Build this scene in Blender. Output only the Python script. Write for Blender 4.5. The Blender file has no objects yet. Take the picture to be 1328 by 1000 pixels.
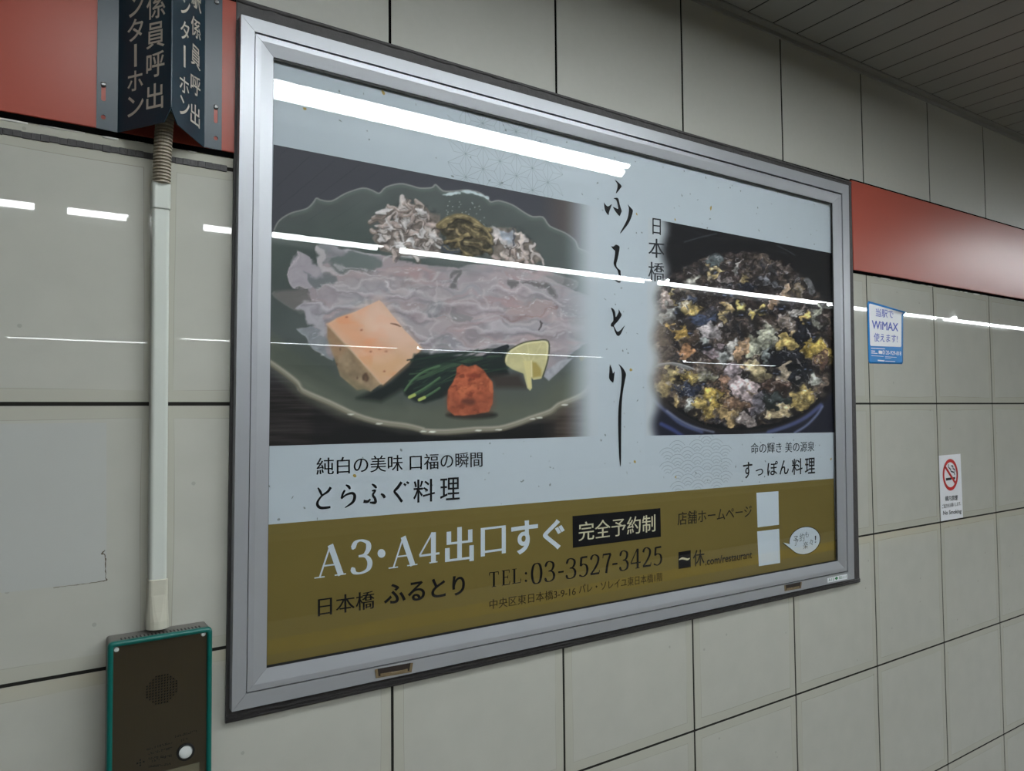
import bpy, bmesh, math, random
import numpy as np
from mathutils import Vector, Matrix
from mathutils.geometry import delaunay_2d_cdt

S = bpy.context.scene
COL = S.collection
random.seed(7)
Z0 = 1.5                      # height of the tile joint that runs at eye level

# ------------------------------------------------------------------ camera
FPX = 953.54
CAM = np.array([-0.577056, -1.282781, Z0 - 0.018123])
CR = np.array([0.83352734, -0.55239233, -0.00974156])
CU = np.array([-0.01323471, -0.0375916, 0.99920554])
CF = np.array([0.55231967, 0.83273621, 0.03864437])
cd = bpy.data.cameras.new('camera')
cam = bpy.data.objects.new('camera', cd)
COL.objects.link(cam)
cd.sensor_fit = 'HORIZONTAL'
cd.sensor_width = 36.0
cd.lens = FPX / 1328 * 36.0
cd.clip_start = 0.02
m = Matrix(((CR[0], CU[0], -CF[0], CAM[0]), (CR[1], CU[1], -CF[1], CAM[1]), (CR[2], CU[2], -CF[2], CAM[2]), (0, 0, 0, 1)))
cam.matrix_world = m
S.camera = cam

# ------------------------------------------------------------------ world, exposure
w = bpy.data.worlds.new('world')
S.world = w
w.use_nodes = True
w.node_tree.nodes['Background'].inputs[0].default_value = (0.5, 0.55, 0.6, 1)
w.node_tree.nodes['Background'].inputs[1].default_value = 0.02
S.view_settings.view_transform = 'Standard'
S.view_settings.look = 'None'
S.view_settings.exposure = 0.0
S.view_settings.gamma = 1.0
S.view_settings.use_curve_mapping = False
TUBE = 37.0                   # strength of the fluorescent tubes
PRINT_K = 0.72                # print inks: seen brightness of white paper under these lamps


# ------------------------------------------------------------------ picture point -> point in the place
def ray(px, py):
    return CF + (px - 664) / FPX * CR + (500 - py) / FPX * CU


def at(px, py, d=0.0):
    """point on the plane d metres in front of the wall"""
    r = ray(px, py)
    t = (-d - CAM[1]) / r[1]
    return Vector(CAM + t * r)


def on_plane(px, py, p0, n):
    r = ray(px, py)
    n = np.array(n)
    t = np.dot(np.array(p0) - CAM, n) / np.dot(r, n)
    return Vector(CAM + t * r)


def crop(ox, oy, s):
    return lambda x, y: (ox + x / s, oy + y / s)


# ------------------------------------------------------------------ materials
def lin(c):
    c = np.asarray(c, float) / 255.0
    return np.where(c <= 0.04045, c / 12.92, ((c + 0.055) / 1.055) ** 2.4)


def rgb(c, k=1.0):
    v = np.clip(lin(c) / k, 0, 0.95)
    return (float(v[0]), float(v[1]), float(v[2]), 1.0)


def mat(name, col, rough=0.5, metal=0.0, noise=0.0, scale=30.0, bump=0.0, bscale=200.0, coat=0.0, spec=0.5, k=1.0, stretch=None):
    m = bpy.data.materials.new(name)
    m.use_nodes = True
    nt = m.node_tree
    b = nt.nodes['Principled BSDF']
    b.inputs['Base Color'].default_value = rgb(col, k)
    b.inputs['Roughness'].default_value = rough
    b.inputs['Metallic'].default_value = metal
    b.inputs['Coat Weight'].default_value = coat
    b.inputs['Coat Roughness'].default_value = 0.08
    b.inputs['Specular IOR Level'].default_value = spec
    if noise or bump:
        tc = nt.nodes.new('ShaderNodeTexCoord')
        src = tc.outputs['Object']
        if stretch:
            mp = nt.nodes.new('ShaderNodeMapping')
            mp.inputs['Scale'].default_value = stretch
            nt.links.new(src, mp.inputs['Vector'])
            src = mp.outputs['Vector']
    if noise:
        n = nt.nodes.new('ShaderNodeTexNoise')
        n.inputs['Scale'].default_value = scale
        n.inputs['Detail'].default_value = 6
        nt.links.new(src, n.inputs['Vector'])
        r = nt.nodes.new('ShaderNodeMapRange')
        r.inputs['To Min'].default_value = 1 - noise
        r.inputs['To Max'].default_value = 1 + noise
        nt.links.new(n.outputs['Fac'], r.inputs['Value'])
        mx = nt.nodes.new('ShaderNodeVectorMath')
        mx.operation = 'SCALE'
        mx.inputs[0].default_value = rgb(col, k)[:3]
        nt.links.new(r.outputs[0], mx.inputs['Scale'])
        nt.links.new(mx.outputs[0], b.inputs['Base Color'])
    if bump:
        n = nt.nodes.new('ShaderNodeTexNoise')
        n.inputs['Scale'].default_value = bscale
        nt.links.new(src, n.inputs['Vector'])
        bp = nt.nodes.new('ShaderNodeBump')
        bp.inputs['Strength'].default_value = bump
        bp.inputs['Distance'].default_value = 0.002
        nt.links.new(n.outputs['Fac'], bp.inputs['Height'])
        nt.links.new(bp.outputs[0], b.inputs['Normal'])
    return m


def emit(name, col, strength):
    m = bpy.data.materials.new(name)
    m.use_nodes = True
    nt = m.node_tree
    nt.nodes.clear()
    e = nt.nodes.new('ShaderNodeEmission')
    e.inputs[0].default_value = (*col, 1)
    e.inputs[1].default_value = strength
    o = nt.nodes.new('ShaderNodeOutputMaterial')
    nt.links.new(e.outputs[0], o.inputs[0])
    return m


def math_node(nt, op, a, b=None, c=None):
    n = nt.nodes.new('ShaderNodeMath')
    n.operation = op
    for i, v in enumerate((a, b, c)):
        if v is None:
            continue
        if isinstance(v, (int, float)):
            n.inputs[i].default_value = v
        else:
            nt.links.new(v, n.inputs[i])
    return n.outputs[0]


def tile_material():
    """glazed tile with the faint brown line left along every edge"""
    m = mat('glazed_tile', (186, 186, 178), rough=0.012, noise=0.07, scale=14, k=1.0)
    nt = m.node_tree
    b = nt.nodes['Principled BSDF']
    old = b.inputs['Base Color'].links[0].from_socket
    tc = nt.nodes.new('ShaderNodeTexCoord')
    sp = nt.nodes.new('ShaderNodeSeparateXYZ')
    nt.links.new(tc.outputs['Object'], sp.inputs[0])
    wn = nt.nodes.new('ShaderNodeTexNoise')
    wn.inputs['Scale'].default_value = 2.0
    nt.links.new(tc.outputs['Object'], wn.inputs['Vector'])
    wob = math_node(nt, 'MULTIPLY_ADD', wn.outputs['Fac'], 0.016, -0.008)
    fx = math_node(nt, 'PINGPONG', math_node(nt, 'ADD', sp.outputs['X'], 40.0), 0.2)
    fz = math_node(nt, 'PINGPONG', math_node(nt, 'ADD', sp.outputs['Z'], 40.0 - (Z0 + 0.003)), 0.2)
    d = math_node(nt, 'ADD', math_node(nt, 'MINIMUM', fx, fz), wob)
    line = math_node(nt, 'LESS_THAN', math_node(nt, 'ABSOLUTE', math_node(nt, 'SUBTRACT', d, 0.0225)), 0.0005)
    br = nt.nodes.new('ShaderNodeTexNoise')
    br.inputs['Scale'].default_value = 5.0
    nt.links.new(tc.outputs['Object'], br.inputs['Vector'])
    brk = nt.nodes.new('ShaderNodeMapRange')
    brk.inputs['From Min'].default_value = 0.35
    brk.inputs['From Max'].default_value = 0.65
    nt.links.new(br.outputs['Fac'], brk.inputs['Value'])
    f = math_node(nt, 'MULTIPLY', math_node(nt, 'MULTIPLY', line, brk.outputs[0]), 0.45)
    edge = math_node(nt, 'MULTIPLY', math_node(nt, 'LESS_THAN', d, 0.0225), 0.5)
    m1 = nt.nodes.new('ShaderNodeMix')
    m1.data_type = 'RGBA'
    nt.links.new(edge, m1.inputs[0])
    nt.links.new(old, m1.inputs[6])
    m1.inputs[7].default_value = rgb((180, 178, 164))
    m2 = nt.nodes.new('ShaderNodeMix')
    m2.data_type = 'RGBA'
    nt.links.new(f, m2.inputs[0])
    nt.links.new(m1.outputs[2], m2.inputs[6])
    m2.inputs[7].default_value = rgb((96, 84, 66))
    # scattered small dark scuffs
    vo = nt.nodes.new('ShaderNodeTexVoronoi')
    vo.inputs['Scale'].default_value = 16.0
    nt.links.new(tc.outputs['Object'], vo.inputs['Vector'])
    sc = math_node(nt, 'MULTIPLY', math_node(nt, 'LESS_THAN', vo.outputs['Distance'], 0.05), 0.25)
    m3 = nt.nodes.new('ShaderNodeMix')
    m3.data_type = 'RGBA'
    nt.links.new(sc, m3.inputs[0])
    nt.links.new(m2.outputs[2], m3.inputs[6])
    m3.inputs[7].default_value = rgb((100, 98, 92))
    nt.links.new(m3.outputs[2], b.inputs['Base Color'])
    return m


def glass_material():
    m = bpy.data.materials.new('clear_glass')
    m.use_nodes = True
    nt = m.node_tree
    nt.nodes.clear()
    t = nt.nodes.new('ShaderNodeBsdfTransparent')
    t.inputs[0].default_value = (0.99, 0.993, 0.995, 1)
    g = nt.nodes.new('ShaderNodeBsdfGlossy')
    g.inputs['Roughness'].default_value = 0.0
    fr = nt.nodes.new('ShaderNodeFresnel')
    ge = nt.nodes.new('ShaderNodeNewGeometry')      # both faces of the pane act as air-to-glass
    ior = math_node(nt, 'MULTIPLY_ADD', ge.outputs['Backfacing'], 1 / 1.36 - 1.36, 1.36)
    nt.links.new(ior, fr.inputs['IOR'])
    mx = nt.nodes.new('ShaderNodeMixShader')
    nt.links.new(fr.outputs[0], mx.inputs[0])
    nt.links.new(t.outputs[0], mx.inputs[1])
    nt.links.new(g.outputs[0], mx.inputs[2])
    o = nt.nodes.new('ShaderNodeOutputMaterial')
    nt.links.new(mx.outputs[0], o.inputs[0])
    return m


def attr_material(name, rough=0.5):
    m = bpy.data.materials.new(name)
    m.use_nodes = True
    nt = m.node_tree
    a = nt.nodes.new('ShaderNodeAttribute')
    a.attribute_name = 'ink'
    b = nt.nodes['Principled BSDF']
    b.inputs['Roughness'].default_value = rough
    b.inputs['Specular IOR Level'].default_value = 0.2
    nt.links.new(a.outputs['Color'], b.inputs['Base Color'])
    return m


M = {}
M['tile'] = tile_material()
M['grout'] = mat('dark_grout', (40, 39, 37), 0.95, spec=0.1)
M['panel'] = mat('cream_wall_panel', (176, 176, 169), 0.42, noise=0.035, scale=60, bump=0.05, bscale=300)
M['joint'] = mat('black_joint', (9, 9, 9), 1.0, spec=0.0)
M['band'] = mat('red_painted_band', (168, 80, 66), 0.3, spec=0.26, noise=0.04, scale=6)
M['ceil'] = mat('ceiling_slat_grey', (150, 150, 146), 0.5)
M['ceiltrim'] = mat('ceiling_edge_trim', (140, 140, 136), 0.45)
M['alu'] = mat('anodised_aluminium', (172, 175, 181), 0.36, metal=0.4, noise=0.05, scale=8, bump=0.06, bscale=60, stretch=(1, 1, 1))
M['seal'] = mat('black_sealant', (62, 60, 61), 0.55, noise=0.25, scale=60, bump=0.9, bscale=90)
M['black'] = mat('matt_black', (16, 17, 18), 0.6)
M['glass'] = glass_material()
M['paper'] = mat('washi_paper', (189, 199, 207), 0.6, noise=0.025, scale=40, spec=0.2)
M['gold'] = mat('gold_ink', (118, 104, 54), 0.6, noise=0.02, scale=20, spec=0.2)
M['ink'] = mat('black_ink', (14, 14, 18), 0.6, spec=0.2)
M['softink'] = mat('dark_grey_ink', (38, 42, 48), 0.6, spec=0.2)
M['white'] = mat('white_ink', (200, 211, 220), 0.6, spec=0.2)
M['creamink'] = mat('pale_gold_ink', (205, 200, 170), 0.6, spec=0.2)
M['lineink'] = mat('pale_grey_ink', (144, 155, 161), 0.6, spec=0.2)
M['fleck'] = mat('brown_paper_fleck', (134, 140, 142), 0.7, spec=0.2)
M['goldfleck'] = mat('gold_paper_fleck', (176, 152, 84), 0.7, spec=0.2)
M['teal'] = mat('dark_teal_paint', (33, 54, 66), 0.34, noise=0.03, scale=30)
M['signletter'] = mat('grey_lettering', (190, 184, 172), 0.5)
M['steel'] = mat('screw_steel', (120, 120, 120), 0.3, metal=0.8)
M['pvc'] = mat('ivory_pvc', (206, 211, 205), 0.2, noise=0.02, scale=20)
M['pvcold'] = mat('yellowed_pvc', (196, 194, 180), 0.22, noise=0.04, scale=25)
M['hose'] = mat('beige_hose', (158, 150, 134), 0.45)
M['boxgrey'] = mat('grey_cast_box', (112, 110, 106), 0.5, noise=0.05, scale=60)
M['green'] = mat('green_bumper_paint', (0, 98, 90), 0.28, noise=0.06, scale=50)
M['brushed'] = mat('brushed_steel', (104, 97, 84), 0.3, metal=0.92, noise=0.05, scale=30, stretch=(40, 1, 1))
M['button'] = mat('white_button', (215, 220, 220), 0.3)
M['plate'] = mat('etched_label_plate', (120, 116, 96), 0.45, metal=0.4)
M['blue'] = mat('blue_sticker_ink', (12, 128, 205), 0.35)
M['stickwhite'] = mat('white_sticker', (236, 238, 244), 0.35)
M['violet'] = mat('violet_ink', (72, 92, 190), 0.45)
M['redink'] = mat('red_ink', (196, 44, 40), 0.4)
M['greenink'] = mat('green_ink', (30, 120, 70), 0.4)
M['residue'] = mat('pale_tape_residue', (185, 187, 184), 0.12, noise=0.03, scale=12)
M['tape'] = mat('brown_tape_edge', (92, 82, 68), 0.7)
M['rust'] = mat('rusty_brass', (120, 104, 78), 0.5, noise=0.4, scale=150)
M['rustdark'] = mat('dark_rust', (40, 30, 24), 0.7, noise=0.3, scale=200)
M['bead'] = mat('white_sealant_flake', (225, 225, 220), 0.25)
M['floor'] = mat('platform_floor', (120, 118, 112), 0.35, noise=0.08, scale=5)
M['tactile'] = mat('yellow_tactile', (225, 185, 50), 0.5, noise=0.1, scale=30)
M['dark'] = mat('dark_track', (36, 35, 34), 0.8)
M['farwall'] = mat('far_wall', (92, 90, 84), 0.5)
M['lampwhite'] = mat('white_enamel', (165, 168, 168), 0.5)
M['tube'] = emit('fluorescent_tube', (0.945, 0.995, 1.0), TUBE)


# ------------------------------------------------------------------ object helpers
def link(name, me, material=None, parent=None, smooth=False):
    o = bpy.data.objects.new(name, me)
    COL.objects.link(o)
    if material is not None and not me.materials:
        for mm in (material if isinstance(material, (list, tuple)) else [material]):
            me.materials.append(mm)
    if parent is not None:
        o.parent = parent
        o.matrix_parent_inverse = Matrix.Translation(-parent.location)
    if smooth:
        for p in me.polygons:
            p.use_smooth = True
    return o


def from_data(name, verts, faces, material=None, parent=None, smooth=False):
    me = bpy.data.meshes.new(name)
    me.from_pydata([tuple(v) for v in verts], [], faces)
    me.update()
    return link(name, me, material, parent, smooth)


def obj(name, bm, material=None, parent=None, smooth=False):
    me = bpy.data.meshes.new(name)
    bm.normal_update()
    bm.to_mesh(me)
    bm.free()
    return link(name, me, material, parent, smooth)


def tag(o, label=None, cat=None, group=None, kind=None):
    if label:
        o['label'] = label
    if cat:
        o['category'] = cat
    if group:
        o['group'] = group
    if kind:
        o['kind'] = kind
    return o


def empty(name, loc, label, cat, group=None):
    o = bpy.data.objects.new(name, None)
    o.empty_display_size = 0.05
    COL.objects.link(o)
    o.location = loc
    return tag(o, label, cat, group)


def add_box(bm, x0, x1, y0, y1, z0, z1, bev=0.0, seg=1, mi=0):
    vs = [bm.verts.new(p) for p in ((x0, y0, z0), (x1, y0, z0), (x1, y1, z0), (x0, y1, z0), (x0, y0, z1), (x1, y0, z1), (x1, y1, z1), (x0, y1, z1))]
    fs = [bm.faces.new([vs[i] for i in f]) for f in ((0, 3, 2, 1), (4, 5, 6, 7), (0, 1, 5, 4), (1, 2, 6, 5), (2, 3, 7, 6), (3, 0, 4, 7))]
    for f in fs:
        f.material_index = mi
    if bev:
        es = list({e for f in fs for e in f.edges})
        bmesh.ops.bevel(bm, geom=es, offset=bev, segments=seg, affect='EDGES', profile=0.5)


def add_loft(bm, rings, cap=True):
    """rings: list of lists of points with equal counts"""
    vr = [[bm.verts.new(p) for p in r] for r in rings]
    n = len(vr[0])
    for a, b in zip(vr[:-1], vr[1:]):
        for i in range(n):
            bm.faces.new((a[i], a[(i + 1) % n], b[(i + 1) % n], b[i]))
    if cap:
        bm.faces.new(list(reversed(vr[0])))
        bm.faces.new(vr[-1])


def add_cyl(bm, c, axis, r, h, n=24, r2=None):
    axis = Vector(axis).normalized()
    up = Vector((0, 0, 1)) if abs(axis.z) < 0.9 else Vector((1, 0, 0))
    a = axis.cross(up).normalized()
    b = axis.cross(a)
    c = Vector(c)
    r2 = r if r2 is None else r2
    rings = []
    for rr, t in ((r, 0), (r2, h)):
        rings.append([c + axis * t + a * (rr * math.cos(2 * math.pi * i / n)) + b * (rr * math.sin(2 * math.pi * i / n)) for i in range(n)])
    add_loft(bm, rings)


def plate(outer, holes, x_axis, z_axis, origin, normal, thick):
    """2D outline with holes extruded to a sheet; returns verts, faces in world"""
    cu = bpy.data.curves.new('tmp', 'CURVE')
    cu.dimensions = '2D'
    cu.fill_mode = 'BOTH'
    for poly in [outer] + list(holes):
        s = cu.splines.new('POLY')
        s.points.add(len(poly) - 1)
        for p, c in zip(s.points, poly):
            p.co = (c[0], c[1], 0, 1)
        s.use_cyclic_u = True
    cu.extrude = thick / 2
    o = bpy.data.objects.new('tmp', cu)
    COL.objects.link(o)
    dg = bpy.context.evaluated_depsgraph_get()
    me = o.evaluated_get(dg).to_mesh()
    vs = [Vector(v.co) for v in me.vertices]
    fs = [tuple(p.vertices) for p in me.polygons]
    bpy.data.objects.remove(o)
    bpy.data.curves.remove(cu)
    X, Zx, O, N = Vector(x_axis), Vector(z_axis), Vector(origin), Vector(normal)
    return [O + X * v.x + Zx * v.y + N * v.z for v in vs], fs


# ------------------------------------------------------------------ lettering
_gl = {}


def outlines(text, bold=0.0, erode=0.0):
    """glyph outlines as polygons; erode thins only the level strokes (song style)"""
    key = (text, bold, erode)
    if key in _gl:
        return _gl[key]
    fc = bpy.data.curves.new('tmp', 'FONT')
    fc.body = text
    fc.resolution_u = 4
    o = bpy.data.objects.new('tmp', fc)
    COL.objects.link(o)
    bpy.context.view_layer.update()
    dg = bpy.context.evaluated_depsgraph_get()
    cu = o.evaluated_get(dg).to_curve(dg)
    gapmin = 0.0165 if bold or erode else 0.002
    polys = []
    for s in cu.splines:
        pts = []
        if s.type == 'BEZIER':
            bp = s.bezier_points
            n = len(bp)
            for i in range(n):
                a, b = bp[i], bp[(i + 1) % n]
                p0, p1, p2, p3 = a.co.xy, a.handle_right.xy, b.handle_left.xy, b.co.xy
                straight = (p1 - p0).length + (p2 - p1).length + (p3 - p2).length < (p3 - p0).length * 1.0015
                k = 1 if straight else 5
                for j in range(k):
                    t = j / k
                    u = 1 - t
                    pts.append(p0 * u ** 3 + p1 * (3 * u * u * t) + p2 * (3 * u * t * t) + p3 * t ** 3)
        else:
            pts = [Vector((p.co.x, p.co.y)) for p in s.points]
        clean = []
        for p in pts:
            if not clean or (p - clean[-1]).length > gapmin:
                clean.append(p)
        if len(clean) > 2 and (clean[0] - clean[-1]).length < gapmin:
            clean.pop()
        if len(clean) > 2:
            polys.append([(p.x, p.y) for p in clean])
    bpy.data.objects.remove(o)

    def area(p):
        return sum(p[i][0] * p[(i + 1) % len(p)][1] - p[(i + 1) % len(p)][0] * p[i][1] for i in range(len(p))) / 2
    if (erode or bold) and polys:
        sg = 1 if area(max(polys, key=lambda p: abs(area(p)))) > 0 else -1
        new = []
        for p in polys:
            n = len(p)
            q = []
            for i in range(n):
                nr, ds = [], []
                for a, b in ((p[i - 1], p[i]), (p[i], p[(i + 1) % n])):
                    dx, dy = b[0] - a[0], b[1] - a[1]
                    L = math.hypot(dx, dy) or 1
                    nr.append((sg * dy / L, -sg * dx / L))
                    ds.append(bold - erode * nr[-1][1] ** 2)
                (ax, ay), (bx, by) = nr
                det = ax * by - ay * bx
                if abs(det) > 0.25:
                    vx, vy = (ds[0] * by - ds[1] * ay) / det, (ax * ds[1] - bx * ds[0]) / det
                else:
                    mx, my = ax + bx, ay + by
                    L = math.hypot(mx, my) or 1
                    dd = (ds[0] + ds[1]) / 2
                    vx, vy = mx / L * dd, my / L * dd
                L = math.hypot(vx, vy)
                lim = 1.6 * max(abs(ds[0]), abs(ds[1]), 1e-6)
                if L > lim:
                    vx, vy = vx * lim / L, vy * lim / L
                q.append((p[i][0] + vx, p[i][1] + vy))
            new.append(q)
        polys = new
    _gl[key] = polys
    return polys


def fill2d(polys):
    """triangles inside outlines, holes left open"""
    vs, es = [], []
    for p in polys:
        n0, n = len(vs), len(p)
        vs += [Vector(q) for q in p]
        es += [(n0 + i, n0 + (i + 1) % n) for i in range(n)]
    r = delaunay_2d_cdt(vs, es, [], 0, 1e-6)
    V = np.array([(v.x, v.y) for v in r[0]])
    F = [tuple(f) for f in r[2]]
    c = np.array([V[list(f)].mean(0) for f in F])
    wn = np.zeros(len(F), int)                     # winding number of every triangle's middle
    for p in polys:
        for i in range(len(p)):
            (x1, y1), (x2, y2) = p[i], p[(i + 1) % len(p)]
            side = (x2 - x1) * (c[:, 1] - y1) - (c[:, 0] - x1) * (y2 - y1)
            wn += ((y1 <= c[:, 1]) & (y2 > c[:, 1]) & (side > 0)).astype(int)
            wn -= ((y1 > c[:, 1]) & (y2 <= c[:, 1]) & (side < 0)).astype(int)
    return [tuple(v) for v in V], [f for f, k in zip(F, wn) if k]


class Flat:
    """collects flat printed shapes lying on one surface into ONE mesh"""

    def __init__(self, depth=None):
        self.v, self.f, self.d = [], [], depth
        self.mi = []

    def poly3(self, pts, mi=0):
        n = len(self.v)
        self.v += [Vector(p) for p in pts]
        self.f.append(tuple(range(n, n + len(pts))))
        self.mi.append(mi)

    def poly(self, px, mi=0):
        self.poly3([at(x, y, self.d) for x, y in px], mi)

    def ribbon3(self, pts, widths, nrm, mi=0, stack=False):
        """stroke of varying width through 3D points on a plane"""
        nrm = Vector(nrm)
        self.k = getattr(self, 'k', 0) + 1          # each stroke of ink a hair above the one before
        if stack:
            pts = [p + nrm * (0.000008 * (self.k % 12)) for p in pts]
        L, Rr = [], []
        n = len(pts)
        for i in range(n):
            t = (pts[min(i + 1, n - 1)] - pts[max(i - 1, 0)])
            if t.length < 1e-9:
                t = Vector((1, 0, 0))
            s = t.normalized().cross(nrm)
            L.append(pts[i] + s * (widths[i] / 2))
            Rr.append(pts[i] - s * (widths[i] / 2))
        b = len(self.v)
        self.v += L + Rr
        for i in range(n - 1):
            self.f.append((b + i, b + i + 1, b + n + i + 1, b + n + i))
            self.mi.append(mi)

    def text(self, s, bl, br, tl, bold=0.0, erode=0.0, plane=None, lift=0.0, mi=0):
        P = (lambda q: at(q[0], q[1], self.d)) if plane is None else (lambda q: on_plane(q[0], q[1], *plane))
        A, B, C = P(bl), P(br), P(tl)
        polys = outlines(s, bold, erode)
        xs = [p[0] for q in polys for p in q]
        ys = [p[1] for q in polys for p in q]
        x0, x1, y0, y1 = min(xs), max(xs), min(ys), max(ys)
        vs, fs = fill2d(polys)
        n = len(self.v)
        off = Vector((0, 0, 0)) if plane is None else Vector(plane[1]) * lift
        for x, y in vs:
            self.v.append(A + (B - A) * ((x - x0) / max(x1 - x0, 1e-6)) + (C - A) * ((y - y0) / max(y1 - y0, 1e-6)) + off)
        for f in fs:
            self.f.append(tuple(n + i for i in f))
            self.mi.append(mi)

    def build(self, name, material, parent=None):
        o = from_data(name, self.v, self.f, material, parent)
        for p, k in zip(o.data.polygons, self.mi):
            p.material_index = k
        return o


def smooth(pts, k=6, closed=False):
    """catmull-rom through tuples of any length"""
    P = [np.array(p, float) for p in pts]
    n = len(P)
    out = []
    rng = range(n if closed else n - 1)
    for i in rng:
        g = (lambda j: P[j % n]) if closed else (lambda j: P[min(max(j, 0), n - 1)])
        a, b, c, d = g(i - 1), g(i), g(i + 1), g(i + 2)
        for j in range(k):
            t = j / k
            out.append(0.5 * (2 * b + (c - a) * t + (2 * a - 5 * b + 4 * c - d) * t * t + (3 * b - a - 3 * c + d) * t ** 3))
    if not closed:
        out.append(P[-1])
    return [tuple(p) for p in out]


# serif numerals and capitals: strokes in a unit box (x, y), pen is wide on upright strokes
NIB = {
    '0': [('c', [(.5, 1), (.2, .9), (.06, .5), (.2, .1), (.5, 0), (.8, .1), (.94, .5), (.8, .9)])],
    '3': [('s', [(.08, .8), (.22, .96), (.5, 1.), (.82, .9), (.86, .72), (.68, .56), (.36, .52)]), ('s', [(.36, .52), (.74, .48), (.93, .3), (.84, .09), (.5, 0), (.18, .03), (.05, .16)])],
    '5': [('b', [(.24, .96), (.92, .97)], .1), ('s', [(.24, .98), (.17, .54)]), ('s', [(.17, .54), (.45, .62), (.8, .54), (.93, .32), (.8, .1), (.45, 0), (.08, .07)])],
    '2': [('s', [(.08, .78), (.22, .95), (.52, 1), (.84, .86), (.8, .6), (.45, .28), (.06, .05)]), ('b', [(.04, .045), (.95, .045)], .1), ('b', [(.93, .05), (.98, .2)], .05)],
    '7': [('b', [(.04, .955), (.97, .955)], .09), ('s', [(.95, .95), (.6, .5), (.42, 0)]), ('b', [(.06, .96), (.03, .78)], .05)],
    '4': [('s', [(.7, 1), (.7, 0)]), ('b', [(.66, 1), (.03, .3)], .06), ('b', [(.02, .285), (1, .285)], .07), ('b', [(.5, .015), (.9, .015)], .04)],
    'A': [('b', [(.5, .98), (.16, 0)], .055), ('s', [(.5, 1), (.84, 0)]), ('b', [(.26, .36), (.7, .36)], .05), ('b', [(0, .018), (.32, .018)], .04), ('b', [(.64, .018), (1, .018)], .04)],
    'T': [('s', [(.5, .97), (.5, 0)]), ('b', [(.03, .97), (.97, .97)], .05), ('b', [(.04, .98), (.02, .78)], .05), ('b', [(.96, .98), (.98, .78)], .05), ('b', [(.28, .015), (.72, .015)], .035)],
    'E': [('s', [(.26, .98), (.26, .02)]), ('b', [(.05, .975), (.88, .975)], .045), ('b', [(.26, .52), (.72, .52)], .045), ('b', [(.05, .022), (.92, .022)], .045), ('b', [(.87, .98), (.89, .78)], .045), ('b', [(.91, .02), (.95, .24)], .045), ('b', [(.72, .62), (.72, .42)], .04)],
    'L': [('s', [(.28, .98), (.28, .02)]), ('b', [(.05, .978), (.52, .978)], .04), ('b', [(.05, .022), (.92, .022)], .045), ('b', [(.91, .02), (.96, .28)], .045)],
}


def nib(fl, ch, bl, br, tl, T=0.2, t=0.05, P=None):
    P = P or (lambda q: at(q[0], q[1], fl.d))
    A, B, C = P(bl), P(br), P(tl)
    X, Y = B - A, C - A
    W, H = X.length, Y.length
    for st in NIB[ch]:
        kind, pts = st[0], st[1]
        if kind == 'c':
            q = smooth(pts, 6, True)
            q = q + q[:2]
        elif kind == 's' and len(pts) > 2:
            q = smooth(pts, 6)
        else:
            q = pts
        P3 = [A + X * p[0] + Y * p[1] for p in q]
        ws = []
        for i in range(len(q)):
            a, b = q[max(i - 1, 0)], q[min(i + 1, len(q) - 1)]
            dx, dy = (b[0] - a[0]) * W, (b[1] - a[1]) * H
            L = math.hypot(dx, dy) or 1
            ws.append(st[2] * H if kind == 'b' else (t + (T - t) * abs(dy / L) ** 1.4) * H)
        fl.ribbon3(P3, ws, (0, -1, 0), 0, True)
        if ch in '35' and kind == 's' and len(pts) > 4:      # ball ends
            for e in ([0] if pts[0][1] > .7 else []) + ([-1] if pts[-1][1] < .25 else []):
                c = P3[e]
                fl.poly3([c + Vector((0, -0.00012, 0)) + X.normalized() * (.055 * H * math.cos(k * .628)) + Y.normalized() * (.055 * H * math.sin(k * .628)) for k in range(10)])


def brush(fl, pts, k=6):
    """brush stroke through picture points (x, y, width in picture pixels)"""
    q = smooth(pts, k)
    P3 = [at(p[0], p[1], fl.d) for p in q]
    ws = []
    for p in q:
        a, b = at(p[0] - .5, p[1], fl.d), at(p[0], p[1] + .5, fl.d)
        c = at(p[0], p[1], fl.d)
        ws.append(max(p[2], 0.3) * ((a - c).length + (b - c).length))
    fl.ribbon3(P3, ws, (0, -1, 0), 0, True)

# ------------------------------------------------------------------ the setting: wall
CEIL = Z0 + 1.0557
BAND_T = Z0 + 0.688
XL, XR = -4.0, 14.0
GAP = 0.0028

bm = bmesh.new()
rows = [(Z0 + 0.003 - 0.4 * (k + 1), Z0 + 0.003 - 0.4 * k) for k in range(3)]
rows.append((0.0, Z0 + 0.003 - 1.2))
rows.append((Z0 + 0.003, Z0 + 0.399))
rows.append((Z0 + 0.399, Z0 + 0.44))
i0, i1 = int(XL / 0.4), int(XR / 0.4)
rt = random.Random(3)
for za, zb in rows:
    for i in range(i0, i1):
        if za > Z0 + 0.39 and i > -1:
            continue
        zt = zb
        if abs(za - Z0 - 0.003) < 1e-6 and i > -1:
            zt = Z0 + 0.44                       # right of the frame the top row runs up behind the band
        j = rt.uniform(-0.0006, 0.0006)
        g = GAP if zt < Z0 + 0.39 or i > -1 else GAP * 1.2
        add_box(bm, i * 0.4 + GAP, (i + 1) * 0.4 - GAP, j * 0.2, 0.012, za + g, zt - g, 0, 1, 0)
add_box(bm, XL, XR, 0.0012, 0.03, 0, Z0 + 0.44, 0, 1, 1)
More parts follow.
